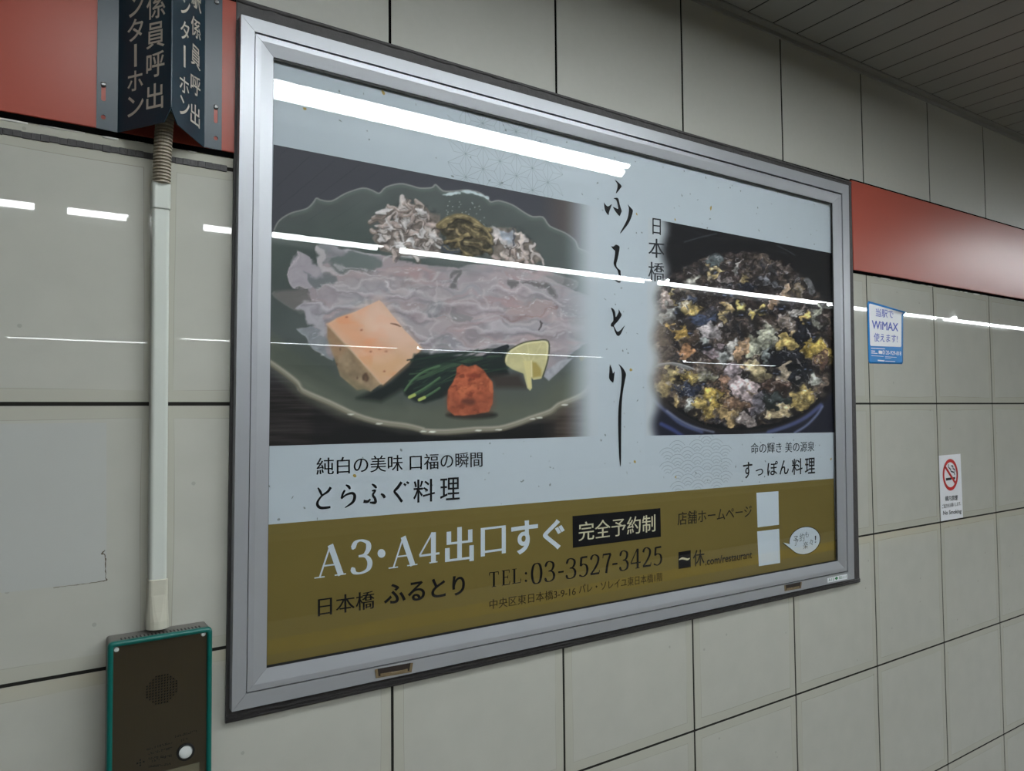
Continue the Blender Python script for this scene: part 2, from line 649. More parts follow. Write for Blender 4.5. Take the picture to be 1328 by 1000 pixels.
# upper panels
for i in range(i0, i1):
    add_box(bm, i * 0.4 + 0.0031, (i + 1) * 0.4 - 0.0031, 0.0, 0.012, BAND_T + 0.002, CEIL - 0.001, 0, 1, 2)
add_box(bm, XL, XR, 0.0014, 0.03, Z0 + 0.44, CEIL + 0.03, 0, 1, 3)
wall = obj('wall_back', bm, [M['tile'], M['grout'], M['panel'], M['joint']])
tag(wall, kind='structure')

# red band in two lengths, either side of the advertising frame
def band(name, xa, xb, zb):
    bm = bmesh.new()
    add_box(bm, xa, xb, -0.005, 0.006, zb, BAND_T, 0.0015, 2)
    o = obj(name, bm, M['band'])
    tag(o, kind='structure')
    bm = bmesh.new()
    add_box(bm, xa, xb, -0.003, 0.006, zb - 0.0085, zb, 0)
    add_box(bm, xa, xb, -0.0035, 0.006, BAND_T - 0.0005, BAND_T + 0.0045, 0)
    obj('shadow_gap', bm, M['joint'], o)
    # crumbling white sealant under the band
    bm = bmesh.new()
    r2 = random.Random(11 + int(xb))
    x = max(xa, -1.2)
    while x < min(xb, 4.0):
        L = r2.uniform(0.008, 0.06)
        if r2.random() < 0.78:
            h = r2.uniform(0.0015, 0.0048)
            zz = zb - 0.0085 - r2.uniform(-0.001, 0.002)
            ring = []
            for t in (0, .3, .7, 1):
                s = h * (0.35 + 0.65 * math.sin(math.pi * (0.15 + 0.7 * t)))
                ring.append([(x + L * t, -0.0005 - s * math.cos(a) * .6, zz - s * math.sin(a)) for a in (-1.57, -.6, .6, 1.57, 2.6, 3.7)])
            add_loft(bm, ring)
        x += L + r2.uniform(0.0, 0.03)
    obj('sealant_flakes', bm, M['bead'], o, True)
    return o


band('trim_1', XL, -0.2835, Z0 + 0.4270)
band('trim_2', 1.5255, XR, Z0 + 0.4110)

# the strip joint under the left band is packed with crumbly filler
bm = bmesh.new()
r2 = random.Random(5)
x = -1.0
while x < -0.31:
    add_box(bm, x, x + 0.012, -0.0012 - r2.random() * 0.001, 0.004, Z0 + 0.3945 - r2.random() * .0012, Z0 + 0.4035 + r2.random() * .0012, 0.0008)
    x += 0.0115
o = obj('trim_3', bm, M['seal'])
tag(o, kind='structure')

# angle trim where wall meets ceiling
bm = bmesh.new()
add_box(bm, XL, XR, -0.0245, 0.0, CEIL - 0.004, CEIL + 0.002, 0.001)
add_box(bm, XL, XR, -0.0055, 0.004, CEIL - 0.016, CEIL - 0.004, 0.001)
o = obj('trim_4', bm, M['ceiltrim'])
tag(o, kind='structure')

# ceiling of narrow metal slats running away from the wall
bm = bmesh.new()
x = 1.136 - 0.106 * 48
while x < XR:
    add_box(bm, x + 0.0025, x + 0.1035, -14.0, -0.0265, CEIL, CEIL + 0.012, 0)
    x += 0.106
add_box(bm, XL, XR, -14.0, 0.0, CEIL + 0.0012, CEIL + 0.03, 0, 1, 1)
o = obj('ceiling', bm, [M['ceil'], M['joint']])
tag(o, kind='structure')

# platform floor, yellow warning tiles, track, far platform and walls
bm = bmesh.new()
add_box(bm, XL, XR, -4.2, 0.0, -0.1, 0.0)
add_box(bm, XL, XR, -14.0, -8.2, -0.1, 0.0)
add_box(bm, XL, XR, -8.2, -4.2, -1.3, -1.2, 0, 1, 1)
add_box(bm, XL, XR, -4.2, -4.1, -1.2, -0.1, 0, 1, 1)
add_box(bm, XL, XR, -8.3, -8.2, -1.2, -0.1, 0, 1, 1)
o = obj('floor', bm, [M['floor'], M['dark']])
tag(o, kind='structure')
bm = bmesh.new()
for i in range(int(XL / 0.3), int(XR / 0.3)):
    add_box(bm, i * 0.3 + 0.002, i * 0.3 + 0.298, -3.75, -3.45, 0.0, 0.004, 0.001)
    if -2 <= i < 24:
        for a in range(5):
            for b in range(5):
                x, y = i * 0.3 + 0.03 + a * 0.06, -3.72 + b * 0.06
                add_loft(bm, [[(x + r * math.cos(k * 1.0472), y + r * math.sin(k * 1.0472), z) for k in range(6)] for r, z in ((0.017, 0.004), (0.010, 0.009))])
o = obj('trim_5', bm, M['tactile'])
tag(o, kind='structure')
bm = bmesh.new()
add_box(bm, XL, XR, -14.2, -14.0, -1.3, CEIL + 0.03)
tag(obj('wall_front', bm, M['farwall']), kind='structure')
bm = bmesh.new()
add_box(bm, XL - 0.2, XL, -14.2, 0.03, -1.3, CEIL + 0.03)
tag(obj('wall_left', bm, M['farwall']), kind='structure')
bm = bmesh.new()
add_box(bm, XR, XR + 0.2, -14.2, 0.03, -1.3, CEIL + 0.03)
tag(obj('wall_right', bm, M['farwall']), kind='structure')


# ------------------------------------------------------------------ the station's fluorescent fittings
def lamp_mesh(L, tubes=2):
    """open trough: two tubes under a flat reflector between two lips"""
    bm = bmesh.new()
    h = L / 2
    add_box(bm, -h, h, -0.21, 0.10, 0.046, 0.056, 0.002)
    add_box(bm, -h, h, 0.096, 0.10, 0.002, 0.047)
    add_loft(bm, [[(x, -0.205, 0.047), (x, -0.24, 0.012), (x, -0.243, 0.012), (x, -0.21, 0.05)] for x in (-h, h)])
    hb = bpy.data.meshes.new('housing')
    bmesh.ops.recalc_face_normals(bm, faces=bm.faces)
    bm.to_mesh(hb)
    bm.free()
    hb.materials.append(M['lampwhite'])
    bm = bmesh.new()
    ys = (-0.046, 0.046) if tubes == 2 else (0.0,)
    add_cyl(bm, (-h + .03, 0, 0.022), (1, 0, 0), 0.0185, L - .06, 16)
    tb = bpy.data.meshes.new('tube')
    bmesh.ops.recalc_face_normals(bm, faces=bm.faces)
    bm.to_mesh(tb)
    bm.free()
    tb.materials.append(M['tube'])
    for p in tb.polygons:
        p.use_smooth = len(p.vertices) == 4
    return hb, tb, ys


_lm = {}


def lamp(x0, x1, y, label, tubes=2, dx=0.0):
    key = (round(x1 - x0, 3), tubes)
    if key not in _lm:
        _lm[key] = lamp_mesh(x1 - x0, tubes)
    hb, tb, ys = _lm[key]
    t = empty('ceiling_light', ((x0 + x1) / 2, y, CEIL - 0.056), label, 'ceiling light', 'fluorescent ceiling lights')
    o = bpy.data.objects.new('housing', hb)
    COL.objects.link(o)
    o.parent = t
    for i, yy in enumerate(ys):
        o = bpy.data.objects.new('tube', tb)
        COL.objects.link(o)
        o.parent = t
        o.location = (dx * (0.5 if i else -0.5), yy, 0)
    return t


near = 'twin tube ceiling light near the wall, %s'
lamp(-0.55, 1.57, -1.06, near % 'reflected along the top of the poster', 2, -0.05)
lamp(4.3, 6.0, -1.06, near % 'beyond the no smoking sticker')
lamp(6.05, 8.55, -1.06, near % 'farthest to the right')
mid = 'twin tube light over the platform edge, %s'
lamp(-2.62, -0.52, -2.93, mid % 'reflected at the left border')
lamp(-0.44, -0.12, -2.93, mid % 'short one reflected beside the conduit', 2)
lamp(0.2, 1.26, -2.93, mid % 'reflected at the left end of the fish photo', 2)
lamp(1.36, 3.5, -2.93, mid % 'reflected across the middle of the fish photo')
lamp(3.62, 5.76, -2.93, mid % 'reflected across the stew photo')
lamp(5.9, 8.04, -2.93, mid % 'reflected in the tiles right of the frame')
lamp(8.2, 10.34, -2.93, mid % 'farthest right')
far = 'single tube light over the far platform, %s'
lamp(1.1, 4.2, -9.1, far % 'reflected left of the fish photo', 1)
lamp(4.5, 8.3, -9.1, far % 'reflected in the fish photo', 1)
lamp(-0.8, 0.95, -9.9, far % 'reflected left of the conduit', 1)
lamp(10.6, 13.6, -9.3, far % 'reflected low in the stew photo', 1)

# ------------------------------------------------------------------ advertising frame
def lerp(a, b, t):
    return a + (b - a) * t


def inset(q, ref, t):
    """corner points moved a fraction t of the way to the matching corners of ref"""
    return [lerp(a, b, t) for a, b in zip(q, ref)]


def rails(name, outer, inner, back, material, parent, lip=0.0, holes=None, mid=None):
    """four mitred rails between two rectangles of 3D corner points (TL TR BR BL)"""
    bm = bmesh.new()
    for i in range(4):
        j = (i + 1) % 4
        e = (outer[j] - outer[i]).normalized() * 0.00025
        o0, o1, n0, n1 = outer[i] + e, outer[j] - e, inner[i] + e, inner[j] - e
        prof0, prof1 = [o0], [o1]
        if mid:
            prof0.append(mid[i] + e)
            prof1.append(mid[j] - e)
        prof0 += [n0, Vector((n0.x, -back, n0.z)), Vector((o0.x, -back, o0.z))]
        prof1 += [n1, Vector((n1.x, -back, n1.z)), Vector((o1.x, -back, o1.z))]
        add_loft(bm, [prof1, prof0])
    bmesh.ops.recalc_face_normals(bm, faces=bm.faces)
    return obj(name, bm, material, parent)


DG, DO, DS0, DS1, DGL, DP = 0.006, 0.024, 0.0244, 0.0195, 0.0178, 0.0120
gas = [at(*p, DG) for p in ((306.8, -3.5), (1103.8, 235.5), (1114.8, 755.2), (292.6, 938.7))]
out = [at(*p, DO) for p in ((312.7, 18.4), (1100.6, 240.6), (1108.0, 750.6), (300.6, 923.6))]
midq = [at(*p, DO) for p in ((330.6, 40.6), (1092.3, 251.0), (1099.9, 741.6), (319.2, 900.0))]
mids = [at(*p, DS0) for p in ((331.6, 43.6), (1090.9, 252.8), (1098.6, 740.4), (320.4, 898.0))]
inn = [at(*p, DS1) for p in ((354.8, 73.8), (1079.8, 263.3), (1086.8, 727.6), (345.6, 866.8))]
frame = empty('display_frame', (0.62, 0, Z0 - 0.52), 'large aluminium wall frame with a glass front around the restaurant poster', 'advertising frame')
flat = lambda q, d: [Vector((p.x, -d, p.z)) for p in q]
ho = rails('sealant_border', gas, flat(out, DG), 0.0, M['seal'], frame)
# the perimeter bead is lumpy: ridges along the lower and upper edge
r2 = random.Random(9)
for a, b, off in ((gas[3], gas[2], 0.004), (gas[3], gas[2], 0.0095), (gas[0], gas[1], 0.005)):
    n = 90
    sgn = 1 if a is gas[3] else -1
    rings = []
    for i in range(n + 1):
        p = lerp(a, b, i / n)
        r = 0.0022 + r2.uniform(-.001, .0012)
        c = Vector((p.x, -DG, p.z + sgn * (off + r2.uniform(-.0012, .0012))))
        rings.append([c + Vector((0, -r * math.cos(k), r * math.sin(k))) for k in (-1.6, -.8, 0, .8, 1.6, 3.14)])
    bm = bmesh.new()
    add_loft(bm, rings)
    bmesh.ops.recalc_face_normals(bm, faces=bm.faces)
    obj('sealant_ridge', bm, M['seal'], ho, True)
rails('outer_frame', out, midq, 0.0, M['alu'], frame)
fl_in = []
sash = rails('hinged_sash', mids, inn, 0.0172, M['alu'], frame, mid=[lerp(a, b, 0.3) + Vector((0, -0.0012, 0)) for a, b in zip(mids, inn)])
bk = rails('sash_gap', flat(midq, 0.019), flat(mids, 0.019), 0.012, M['black'], frame)
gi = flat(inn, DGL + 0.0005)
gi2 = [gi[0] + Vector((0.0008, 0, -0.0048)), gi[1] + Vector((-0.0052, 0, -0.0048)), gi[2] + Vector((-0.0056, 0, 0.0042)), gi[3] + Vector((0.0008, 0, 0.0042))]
rails('sash_shade_strip', gi, gi2, DGL, M['black'], frame)  # black strip put in for the shade along the sash edge, thinnest at left
g = inset(flat(inn, DGL), flat(mids, DGL), 0.2)
bm = bmesh.new()
add_loft(bm, [[Vector((p.x, -DGL + 0.003, p.z)) for p in g], g])
bmesh.ops.recalc_face_normals(bm, faces=bm.faces)
glass = obj('glass_pane', bm, M['glass'], frame)

# two corroded latches set in the bottom rail
for name, q in (('latch', ((486, 868.5), (535.5, 859.5), (533.5, 871.5), (487.5, 879.5))), ('latch', ((1017, 759.2), (1039.5, 754.8), (1038.5, 763.0), (1017.5, 766.6)))):
    P = [at(*p, DO + 0.0003) for p in q]
    c = sum(P, Vector()) / 4
    bm = bmesh.new()
    inn2 = [lerp(p, c, 0.13) + Vector((0, 0, 0.0015)) for p in P]
    for i in range(4):
        j = (i + 1) % 4
        if i == 0:
            continue
        add_loft(bm, [[P[i], P[j], inn2[j], inn2[i]], [p + Vector((0, -0.0012, 0)) for p in (P[i], P[j], inn2[j], inn2[i])]])
    bmesh.ops.recalc_face_normals(bm, faces=bm.faces)
    lt = obj('latch', bm, M['rust'], frame)
    bm = bmesh.new()
    add_loft(bm, [[p for p in inn2], [p + Vector((0, -0.0003, 0)) for p in inn2]])
    bmesh.ops.recalc_face_normals(bm, faces=bm.faces)
    obj('recess', bm, M['rustdark'], lt)
    bm = bmesh.new()
    a, b = inn2[3], inn2[2]
    add_loft(bm, [[lerp(a, b, t) + Vector((0, -0.0015, 0.0005 + h)) for h in (0, 0.003 + 0.002 * math.sin(9 * t))] + [lerp(a, b, t) + Vector((0, -0.0003, 0.004)), lerp(a, b, t) + Vector((0, -0.0003, 0))] for t in (.06, .3, .5, .75, .94)])
    bmesh.ops.recalc_face_normals(bm, faces=bm.faces)
    obj('catch', bm, M['rust'], lt)
# asset label on the bottom right corner of the frame
al = Flat(DO + 0.0004)
al.poly([(1073.0, 749.8), (1098.6, 744.4), (1098.9, 750.9), (1073.4, 755.8)])
al = al.build('asset_label', M['stickwhite'], frame)
t = Flat(DO + 0.0008)
t.text('A15', (1074.6, 754.2), (1081.6, 752.8), (1074.4, 750.6))
t.text('◆', (1082.5, 752.8), (1087.2, 751.8), (1082.3, 748.3))
t.text('築51-11', (1088.0, 751.6), (1097.8, 749.6), (1087.8, 747.6))
t.build('label_print', M['greenink'], al)

# ------------------------------------------------------------------ the poster
poster = empty('advertising_poster', (0.62, -DP, Z0 - 0.46), 'restaurant poster with fish platter photo and stew photo behind the framed glass', 'poster')
pc = [lerp(p, q, 0.04) for p, q in zip(flat(inn, DP), flat(mids, DP))]
paper = Flat(DP)
paper.poly3(pc)
rf = random.Random(21)
X0p, X1p, Z0p, Z1p = -0.23, 1.43, Z0 - 0.46, Z0 + 0.61
for i in range(520):
    x, z = rf.uniform(X0p, X1p), rf.uniform(Z0p, Z1p)
    gold = rf.random() < 0.09
    a, b, an = rf.uniform(.0010, .0042), rf.uniform(.0008, .0026), rf.uniform(0, 3.14)
    if gold:
        a, b = a * 1.5 + .001, b * 1.3 + .001
    pts = []
    for k in range(7):
        t = k * .8976
        rr = rf.uniform(.6, 1.2)
        u, v = a * rr * math.cos(t), b * rr * math.sin(t)
        pts.append((x + u * math.cos(an) - v * math.sin(an), -DP - 0.00006, z + u * math.sin(an) + v * math.cos(an)))
    paper.poly3(pts, 2 if gold else 1)
paper.build('paper_sheet', [M['paper'], M['fleck'], M['goldfleck']], poster)

# gold band
gb = Flat(DP + 0.0002)
a, b = at(345.6, 680.6, DP), at(1084.5, 620.2, DP)
gb.poly3([(pc[3].x, gb.d * -1, a.z), (pc[2].x, -gb.d, b.z), (pc[2].x, -gb.d, pc[2].z), (pc[3].x, -gb.d, pc[3].z)])
gb.build('gold_band', M['gold'], poster)

# hemp leaf pattern at the top, wave pattern at the lower right
pat = Flat(DP + 0.00009)
r0 = 0.0475


def seg(a, b, wd=0.0006):
    pat.ribbon3([Vector(a), Vector(b)], [wd, wd], (0, -1, 0), 0, True)


c0 = at(626.5, 218, DP)
for i in range(-3, 6):
    for j in range(-4, 5):
        cx = c0.x + r0 * (i * 0.866)
        cz = c0.z - 0.002 + r0 * (j + (0.5 if i % 2 else 0))
        ux, uz = (cx - (c0.x + 0.055)) / 0.13, (cz - (c0.z + 0.03)) / 0.085
        if ux * ux + uz * uz > 1:
            continue
        for k in range(6):
            t = math.radians(30 + 60 * k)
            tip = (cx + r0 * math.sin(t - 0.5236 * 0) * 0, 0, 0)
            e = (cx + r0 * math.cos(t), -pat.d, cz + r0 * math.sin(t))
            seg((cx, -pat.d, cz), e)
            t2 = t + math.radians(30)
            q = (cx + r0 * .577 * math.cos(t2), -pat.d, cz + r0 * .577 * math.sin(t2))
            seg((cx, -pat.d, cz), q)
            seg(q, e)
pat.build('leaf_pattern', M['lineink'], poster)
pat = Flat(DP + 0.00015)
wc = at(904, 589.5, DP)
band_z = lambda x: a.z + (b.z - a.z) * (x - a.x) / (b.x - a.x)
dxw, dzw = 0.0345, 0.0165
for j in range(-5, 4):
    for i in range(-4, 6):
        cx = wc.x + (2 * i + (j % 2)) * dxw
        cz = wc.z + j * dzw - 0.028
        ux, uz = (cx - wc.x - .004) / 0.125, (cz + .02 - wc.z + 0.022) / 0.066
        if ux * ux + uz * uz > 1.0:
            continue
        for k, rr in enumerate((0.033, 0.0235, 0.0145, 0.007)):
            lim = math.radians(28 if k == 0 else 10)
            pts = []
            for n in range(13):
                t = lim + (math.pi - 2 * lim) * n / 12
                p = Vector((cx + rr * math.cos(t) * 1.02, -pat.d, cz + rr * math.sin(t) * .95))
                # waves in front hide this one's lower part
                if all(math.hypot((p.x - cx - s * dxw) / 1.02, (p.z - cz + dzw) / .95) > 0.0335 for s in (-1, 1)) and p.z > band_z(p.x):
                    pts.append(p)
                else:
                    if len(pts) > 1:
                        pat.ribbon3(pts, [0.0011] * len(pts), (0, -1, 0))
                    pts = []
            if len(pts) > 1:
                pat.ribbon3(pts, [0.0011] * len(pts), (0, -1, 0))
pat.build('wave_pattern', M['lineink'], poster)


# ------------------------------------------------------------------ printed food photographs (ink colours on a fine grid)
class Print:
    def __init__(self, q, d, nx, nz, seed):
        """q: picture corners TL TR BR BL of the printed photograph"""
        P = [at(*p, d) for p in q]
        self.d, self.nx, self.nz = d, nx, nz
        u = np.linspace(0, 1, nx)[None, :, None]
        v = np.linspace(0, 1, nz)[:, None, None]
        A = [np.array(p) for p in P]
        self.W = (A[0] * (1 - u) + A[1] * u) * (1 - v) + (A[3] * (1 - u) + A[2] * u) * v
        D = self.W - CAM
        f = D @ CF
        self.px = 664 + FPX * (D @ CR) / f
        self.py = 500 - FPX * (D @ CU) / f
        self.c = np.zeros((nz, nx, 3))
        self.rs = np.random.RandomState(seed)
        self.r = random.Random(seed)

    def noise(self, sx, sy, octs=2):
        tot, amp, out = 0, 1, 0
        for o in range(octs):
            G = self.rs.rand(1024)
            xs, ys = self.px / (sx / 2 ** o), self.py / (sy / 2 ** o)
            xi, yi = np.floor(xs).astype(int), np.floor(ys).astype(int)
            fx, fy = xs - xi, ys - yi
            fx, fy = fx * fx * (3 - 2 * fx), fy * fy * (3 - 2 * fy)
            h = lambda a, b: G[(a * 73 + b * 151 + a * b * 7) % 1024]
            n = (h(xi, yi) * (1 - fx) + h(xi + 1, yi) * fx) * (1 - fy) + (h(xi, yi + 1) * (1 - fx) + h(xi + 1, yi + 1) * fx) * fy
            out = out + n * amp
            tot += amp
            amp *= 0.55
        return out / tot

    def box(self, pts, pad):
        x0, x1 = min(p[0] for p in pts) - pad, max(p[0] for p in pts) + pad
        y0, y1 = min(p[1] for p in pts) - pad, max(p[1] for p in pts) + pad
        mk = (self.px >= x0) & (self.px <= x1) & (self.py >= y0) & (self.py <= y1)
        rows_, cols = np.where(mk.any(1))[0], np.where(mk.any(0))[0]
        if len(rows_) == 0 or len(cols) == 0:
            return None
        return slice(rows_[0], rows_[-1] + 1), slice(cols[0], cols[-1] + 1)

    def mix(self, sl, a, col, tex=0.0, ts=(6, 6)):
        col = np.array(col, float)
        if tex:
            n = (self.noise(*ts)[sl] - 0.5) * 2
            col = col[None, None, :] * (1 + tex * n[..., None])
        self.c[sl] = self.c[sl] * (1 - a[..., None]) + col * a[..., None]

    def poly(self, pts, col, soft=1.0, alpha=1.0, curve=0, tex=0.0, ts=(6, 6), amask=None):
        if curve:
            pts = smooth(pts, curve, True)
        sl = self.box(pts, soft + 1)
        if sl is None:
            return
        X, Y = self.px[sl], self.py[sl]
        ins = np.zeros(X.shape, bool)
        d2 = np.full(X.shape, 1e9)
        n = len(pts)
        for i in range(n):
            (x1, y1), (x2, y2) = pts[i][:2], pts[(i + 1) % n][:2]
            if y1 != y2:
                ins ^= ((y1 > Y) != (y2 > Y)) & (X < (x2 - x1) * (Y - y1) / (y2 - y1) + x1)
            L = (x2 - x1) ** 2 + (y2 - y1) ** 2 or 1e-9
            t = np.clip(((X - x1) * (x2 - x1) + (Y - y1) * (y2 - y1)) / L, 0, 1)
            d2 = np.minimum(d2, (X - x1 - t * (x2 - x1)) ** 2 + (Y - y1 - t * (y2 - y1)) ** 2)
        s = np.sqrt(d2) * np.where(ins, 1, -1)
        a = np.clip(s / soft + 0.5, 0, 1) * alpha
        if amask is not None:
            a = a * amask[sl]
        self.mix(sl, a, col, tex, ts)

    def stroke(self, pts, col, w=2.0, soft=1.0, alpha=1.0, k=4, tex=0.0):
        pts = [(p[0], p[1], p[2] if len(p) > 2 else w) for p in pts]
        if len(pts) > 2:
            pts = smooth(pts, k)
        sl = self.box(pts, max(p[2] for p in pts) + soft)
        if sl is None:
            return
        X, Y = self.px[sl], self.py[sl]
        best = np.full(X.shape, 1e9)
        for (x1, y1, w1), (x2, y2, w2) in zip(pts[:-1], pts[1:]):
            L = (x2 - x1) ** 2 + (y2 - y1) ** 2 or 1e-9
            t = np.clip(((X - x1) * (x2 - x1) + (Y - y1) * (y2 - y1)) / L, 0, 1)
            d = np.sqrt((X - x1 - t * (x2 - x1)) ** 2 + (Y - y1 - t * (y2 - y1)) ** 2) - (w1 + (w2 - w1) * t) / 2
            best = np.minimum(best, d)
        a = np.clip(0.5 - best / soft, 0, 1) * alpha
        self.mix(sl, a, col, tex)

    def blob(self, x, y, rx, ry, col, soft=1.0, alpha=1.0, rot=0.0, lump=0.25, tex=0.0, n=9, ts=(6, 6)):
        pts = []
        for i in range(n):
            t = 2 * math.pi * i / n
            r = 1 + self.r.uniform(-lump, lump)
            u, v = rx * r * math.cos(t), ry * r * math.sin(t)
            pts.append((x + u * math.cos(rot) - v * math.sin(rot), y + u * math.sin(rot) + v * math.cos(rot)))
        self.poly(pts, col, soft, alpha, 3, tex, ts)

    def warp(self, amp, sx, sy, mask, octs=1):
        """ragged edges: colours pushed about by noise inside the mask"""
        jj, ii = np.meshgrid(np.arange(self.nx), np.arange(self.nz))
        dx = (self.noise(sx, sy, octs) - .5) * 2 * amp * mask
        dy = (self.noise(sx, sy, octs) - .5) * 2 * amp * mask
        i2 = np.clip(np.round(ii + dy).astype(int), 0, self.nz - 1)
        j2 = np.clip(np.round(jj + dx).astype(int), 0, self.nx - 1)
        self.c = self.c[i2, j2]

    def mask(self, pts, soft):
        keep = self.c
        self.c = np.zeros_like(keep)
        self.poly(pts, (1, 1, 1), soft)
        mk, self.c = self.c[..., 0], keep
        return mk

    def build(self, name, parent, k, sat=0.85):
        nx, nz = self.nx, self.nz
        idx = np.arange(nx * nz).reshape(nz, nx)
        q = np.stack([idx[1:, :-1], idx[1:, 1:], idx[:-1, 1:], idx[:-1, :-1]], -1).reshape(-1, 4)
        me = bpy.data.meshes.new(name)
        me.vertices.add(nx * nz)
        me.vertices.foreach_set('co', self.W.reshape(-1))
        me.loops.add(q.size)
        me.loops.foreach_set('vertex_index', q.reshape(-1).astype(np.int32))
        me.polygons.add(len(q))
        me.polygons.foreach_set('loop_start', np.arange(0, q.size, 4, dtype=np.int32))
        me.update(calc_edges=True)
        at_ = me.color_attributes.new('ink', 'FLOAT_COLOR', 'POINT')
        c = np.clip(self.c, 0, 255)
        g = c.mean(-1, keepdims=True)
        c = np.clip(lin(g + (c - g) * sat) / k, 0, 0.9)
        at_.data.foreach_set('color', np.concatenate([c.reshape(-1, 3), np.ones((nx * nz, 1))], 1).reshape(-1).astype(np.float32))
        return link(name, me, M['photo'], parent)


M['photo'] = attr_material('printed_photo', 0.6)
_p = lin((189, 199, 207)) * PRINT_K
PAPER = tuple(255 * (1.055 * _p ** (1 / 2.4) - 0.055))      # same as the bare paper
A_ = crop(340, 180, 4.5435)
B_ = crop(550, 220, 4.5435)
C_ = crop(340, 380, 4.5435)
D_ = crop(550, 380, 4.5435)
mp = lambda f, L: [f(*p) for p in L]

fp = Print(((354.6, 187.4), (775.5, 268.6), (775.5, 565.8), (347, 578.6)), DP + 0.0002, 470, 380, 3)
# backdrop
fp.c[:] = (60, 61, 69)
low = np.clip((fp.py - (470 + 0.0 * fp.px)) / 40, 0, 1)[..., None]
fp.c = fp.c * (1 - low) + np.array((40, 36, 36)) * low
wood = fp.noise(70, 3, 3)[..., None]
fp.c *= 1 + low * (wood - .5) * 1.1
fp.poly([(430, 560), (470, 545), (720, 548), (720, 575), (430, 580)], (22, 23, 25), 6, .8)
fp.poly([(404, 522), (440, 540), (480, 560), (520, 580), (404, 580)], (26, 25, 27), 12, .7)
# dish
rim = mp(A_, [(70, 535), (100, 480), (170, 435), (260, 410), (300, 375), (320, 347), (345, 358), (410, 364), (490, 320), (590, 288), (650, 302), (690, 319), (730, 282), (810, 262), (870, 272), (930, 288), (1000, 285)]) + \
    mp(B_, [(68, 86), (110, 122), (170, 125), (250, 118), (330, 135), (375, 172), (395, 188), (440, 180), (520, 205), (590, 250), (640, 275), (700, 277), (740, 330), (830, 370), (890, 415), (910, 460), (960, 480), (1000, 525), (1030, 600)])
lower = mp(D_, [(1040, 520), (985, 560), (930, 615), (850, 652), (790, 676), (740, 715), (630, 752), (550, 782), (440, 812), (300, 818), (130, 832), (0, 828)]) + \
    mp(C_, [(950, 822), (850, 797), (700, 777), (560, 737), (400, 662), (240, 592), (210, 547), (130, 482), (40, 420)])
left = [(342, 430), (344, 330)]
dish = rim + lower + left
fp.poly(dish, (74, 81, 80), 1.5, tex=0.06, ts=(40, 30))
# darker well and greener, lighter lower wall
fp.poly(mp(A_, [(60, 600), (300, 560), (500, 520), (760, 500), (1000, 560), (1000, 1000), (60, 1000)]), (57, 68, 64), 60, .7)
fp.poly([(345, 430), (400, 470), (470, 505), (560, 530), (690, 525), (770, 470), (775, 500), (720, 540), (600, 562), (520, 558), (440, 540), (390, 515), (348, 475)], (92, 96, 82), 14, .75, tex=.05, ts=(20, 10))
fp.poly(mp(C_, [(60, 320), (330, 310), (420, 420), (480, 520), (600, 590), (760, 560), (850, 600), (850, 690), (560, 660), (300, 520), (60, 400)]), (66, 74, 66), 14, .6)
fp.poly(mp(D_, [(400, 560), (620, 570), (900, 420), (1000, 470), (800, 640), (540, 740), (300, 770), (0, 770), (0, 640)]), (84, 88, 76), 22, .6)
fp.stroke([(p[0], p[1] + 3, 4) for p in rim[2:]], (92, 101, 97), 4, 4, .6, 3)
fp.stroke([(p[0], p[1] + .6, 1.8) for p in rim], (132, 132, 130), 1.8, 1.3, .85, 3)
fp.stroke([(p[0], p[1] - 3.2, 7) for p in lower], (134, 128, 112), 7, 3, .85, 3)
fp.stroke([(p[0], p[1] - 5.2, 2) for p in lower], (166, 160, 145), 2, 2, .6, 3)
fp.stroke([(p[0], p[1] + .5, 2) for p in lower], (92, 84, 70), 2, 2, .6, 3)
for x, y in mp(D_, [(640, 742), (680, 735), (440, 806), (320, 810), (50, 818), (830, 660)]) + mp(C_, [(690, 770), (950, 816), (1000, 818), (520, 715)]):
    fp.blob(x, y, 4, 1, (215, 215, 205), 1.5, .8)
# glints along the far wall of the dish
for i in range(26):
    t = fp.r.random()
    x, y = B_(130 + 250 * t, 148 - 20 * math.sin(t * 2.2) + 50 * max(0, t - .55) * 1.6)
    fp.blob(x, y, fp.r.uniform(1.5, 6), fp.r.uniform(.8, 2), (176, 188, 192), 1.2, .8, rot=t * .6)
for i in range(40):
    x, y = B_(fp.r.uniform(120, 360), fp.r.uniform(180, 330))
    fp.blob(x, y, .6, .6, (190, 195, 195), 1, .7)
# thin slices of raw fish: translucent overlapping petals
flesh = mp(A_, [(155, 800), (200, 665), (270, 705), (345, 765), (318, 660), (345, 622), (420, 612), (520, 650), (600, 680), (700, 690)]) + \
    mp(B_, [(0, 560), (130, 575), (400, 560), (640, 600), (830, 690), (1000, 760), (1040, 800), (1040, 1000)]) + \
    mp(D_, [(940, 300), (860, 360), (830, 430), (730, 515), (705, 480), (640, 300), (500, 330), (350, 375), (0, 355)]) + \
    mp(C_, [(900, 350), (700, 300), (500, 280), (420, 390), (320, 340), (210, 210), (270, 180), (240, 110), (200, 95), (260, 55), (350, 50)]) + \
    mp(A_, [(290, 950), (260, 890), (190, 880)])
fp.poly(flesh, (132, 128, 135), 2.5, .97, tex=.16, ts=(30, 12))
sheet = fp.noise(46, 20, 3)
fp.poly(flesh, (152, 136, 139), 3, .75, amask=np.clip((sheet - .42) * 4, 0, 1))
sheet2 = fp.noise(38, 16, 3)
fp.poly(flesh, (112, 116, 118), 3, .7, amask=np.clip((sheet2 - .56) * 6, 0, 1))
R2 = fp.r
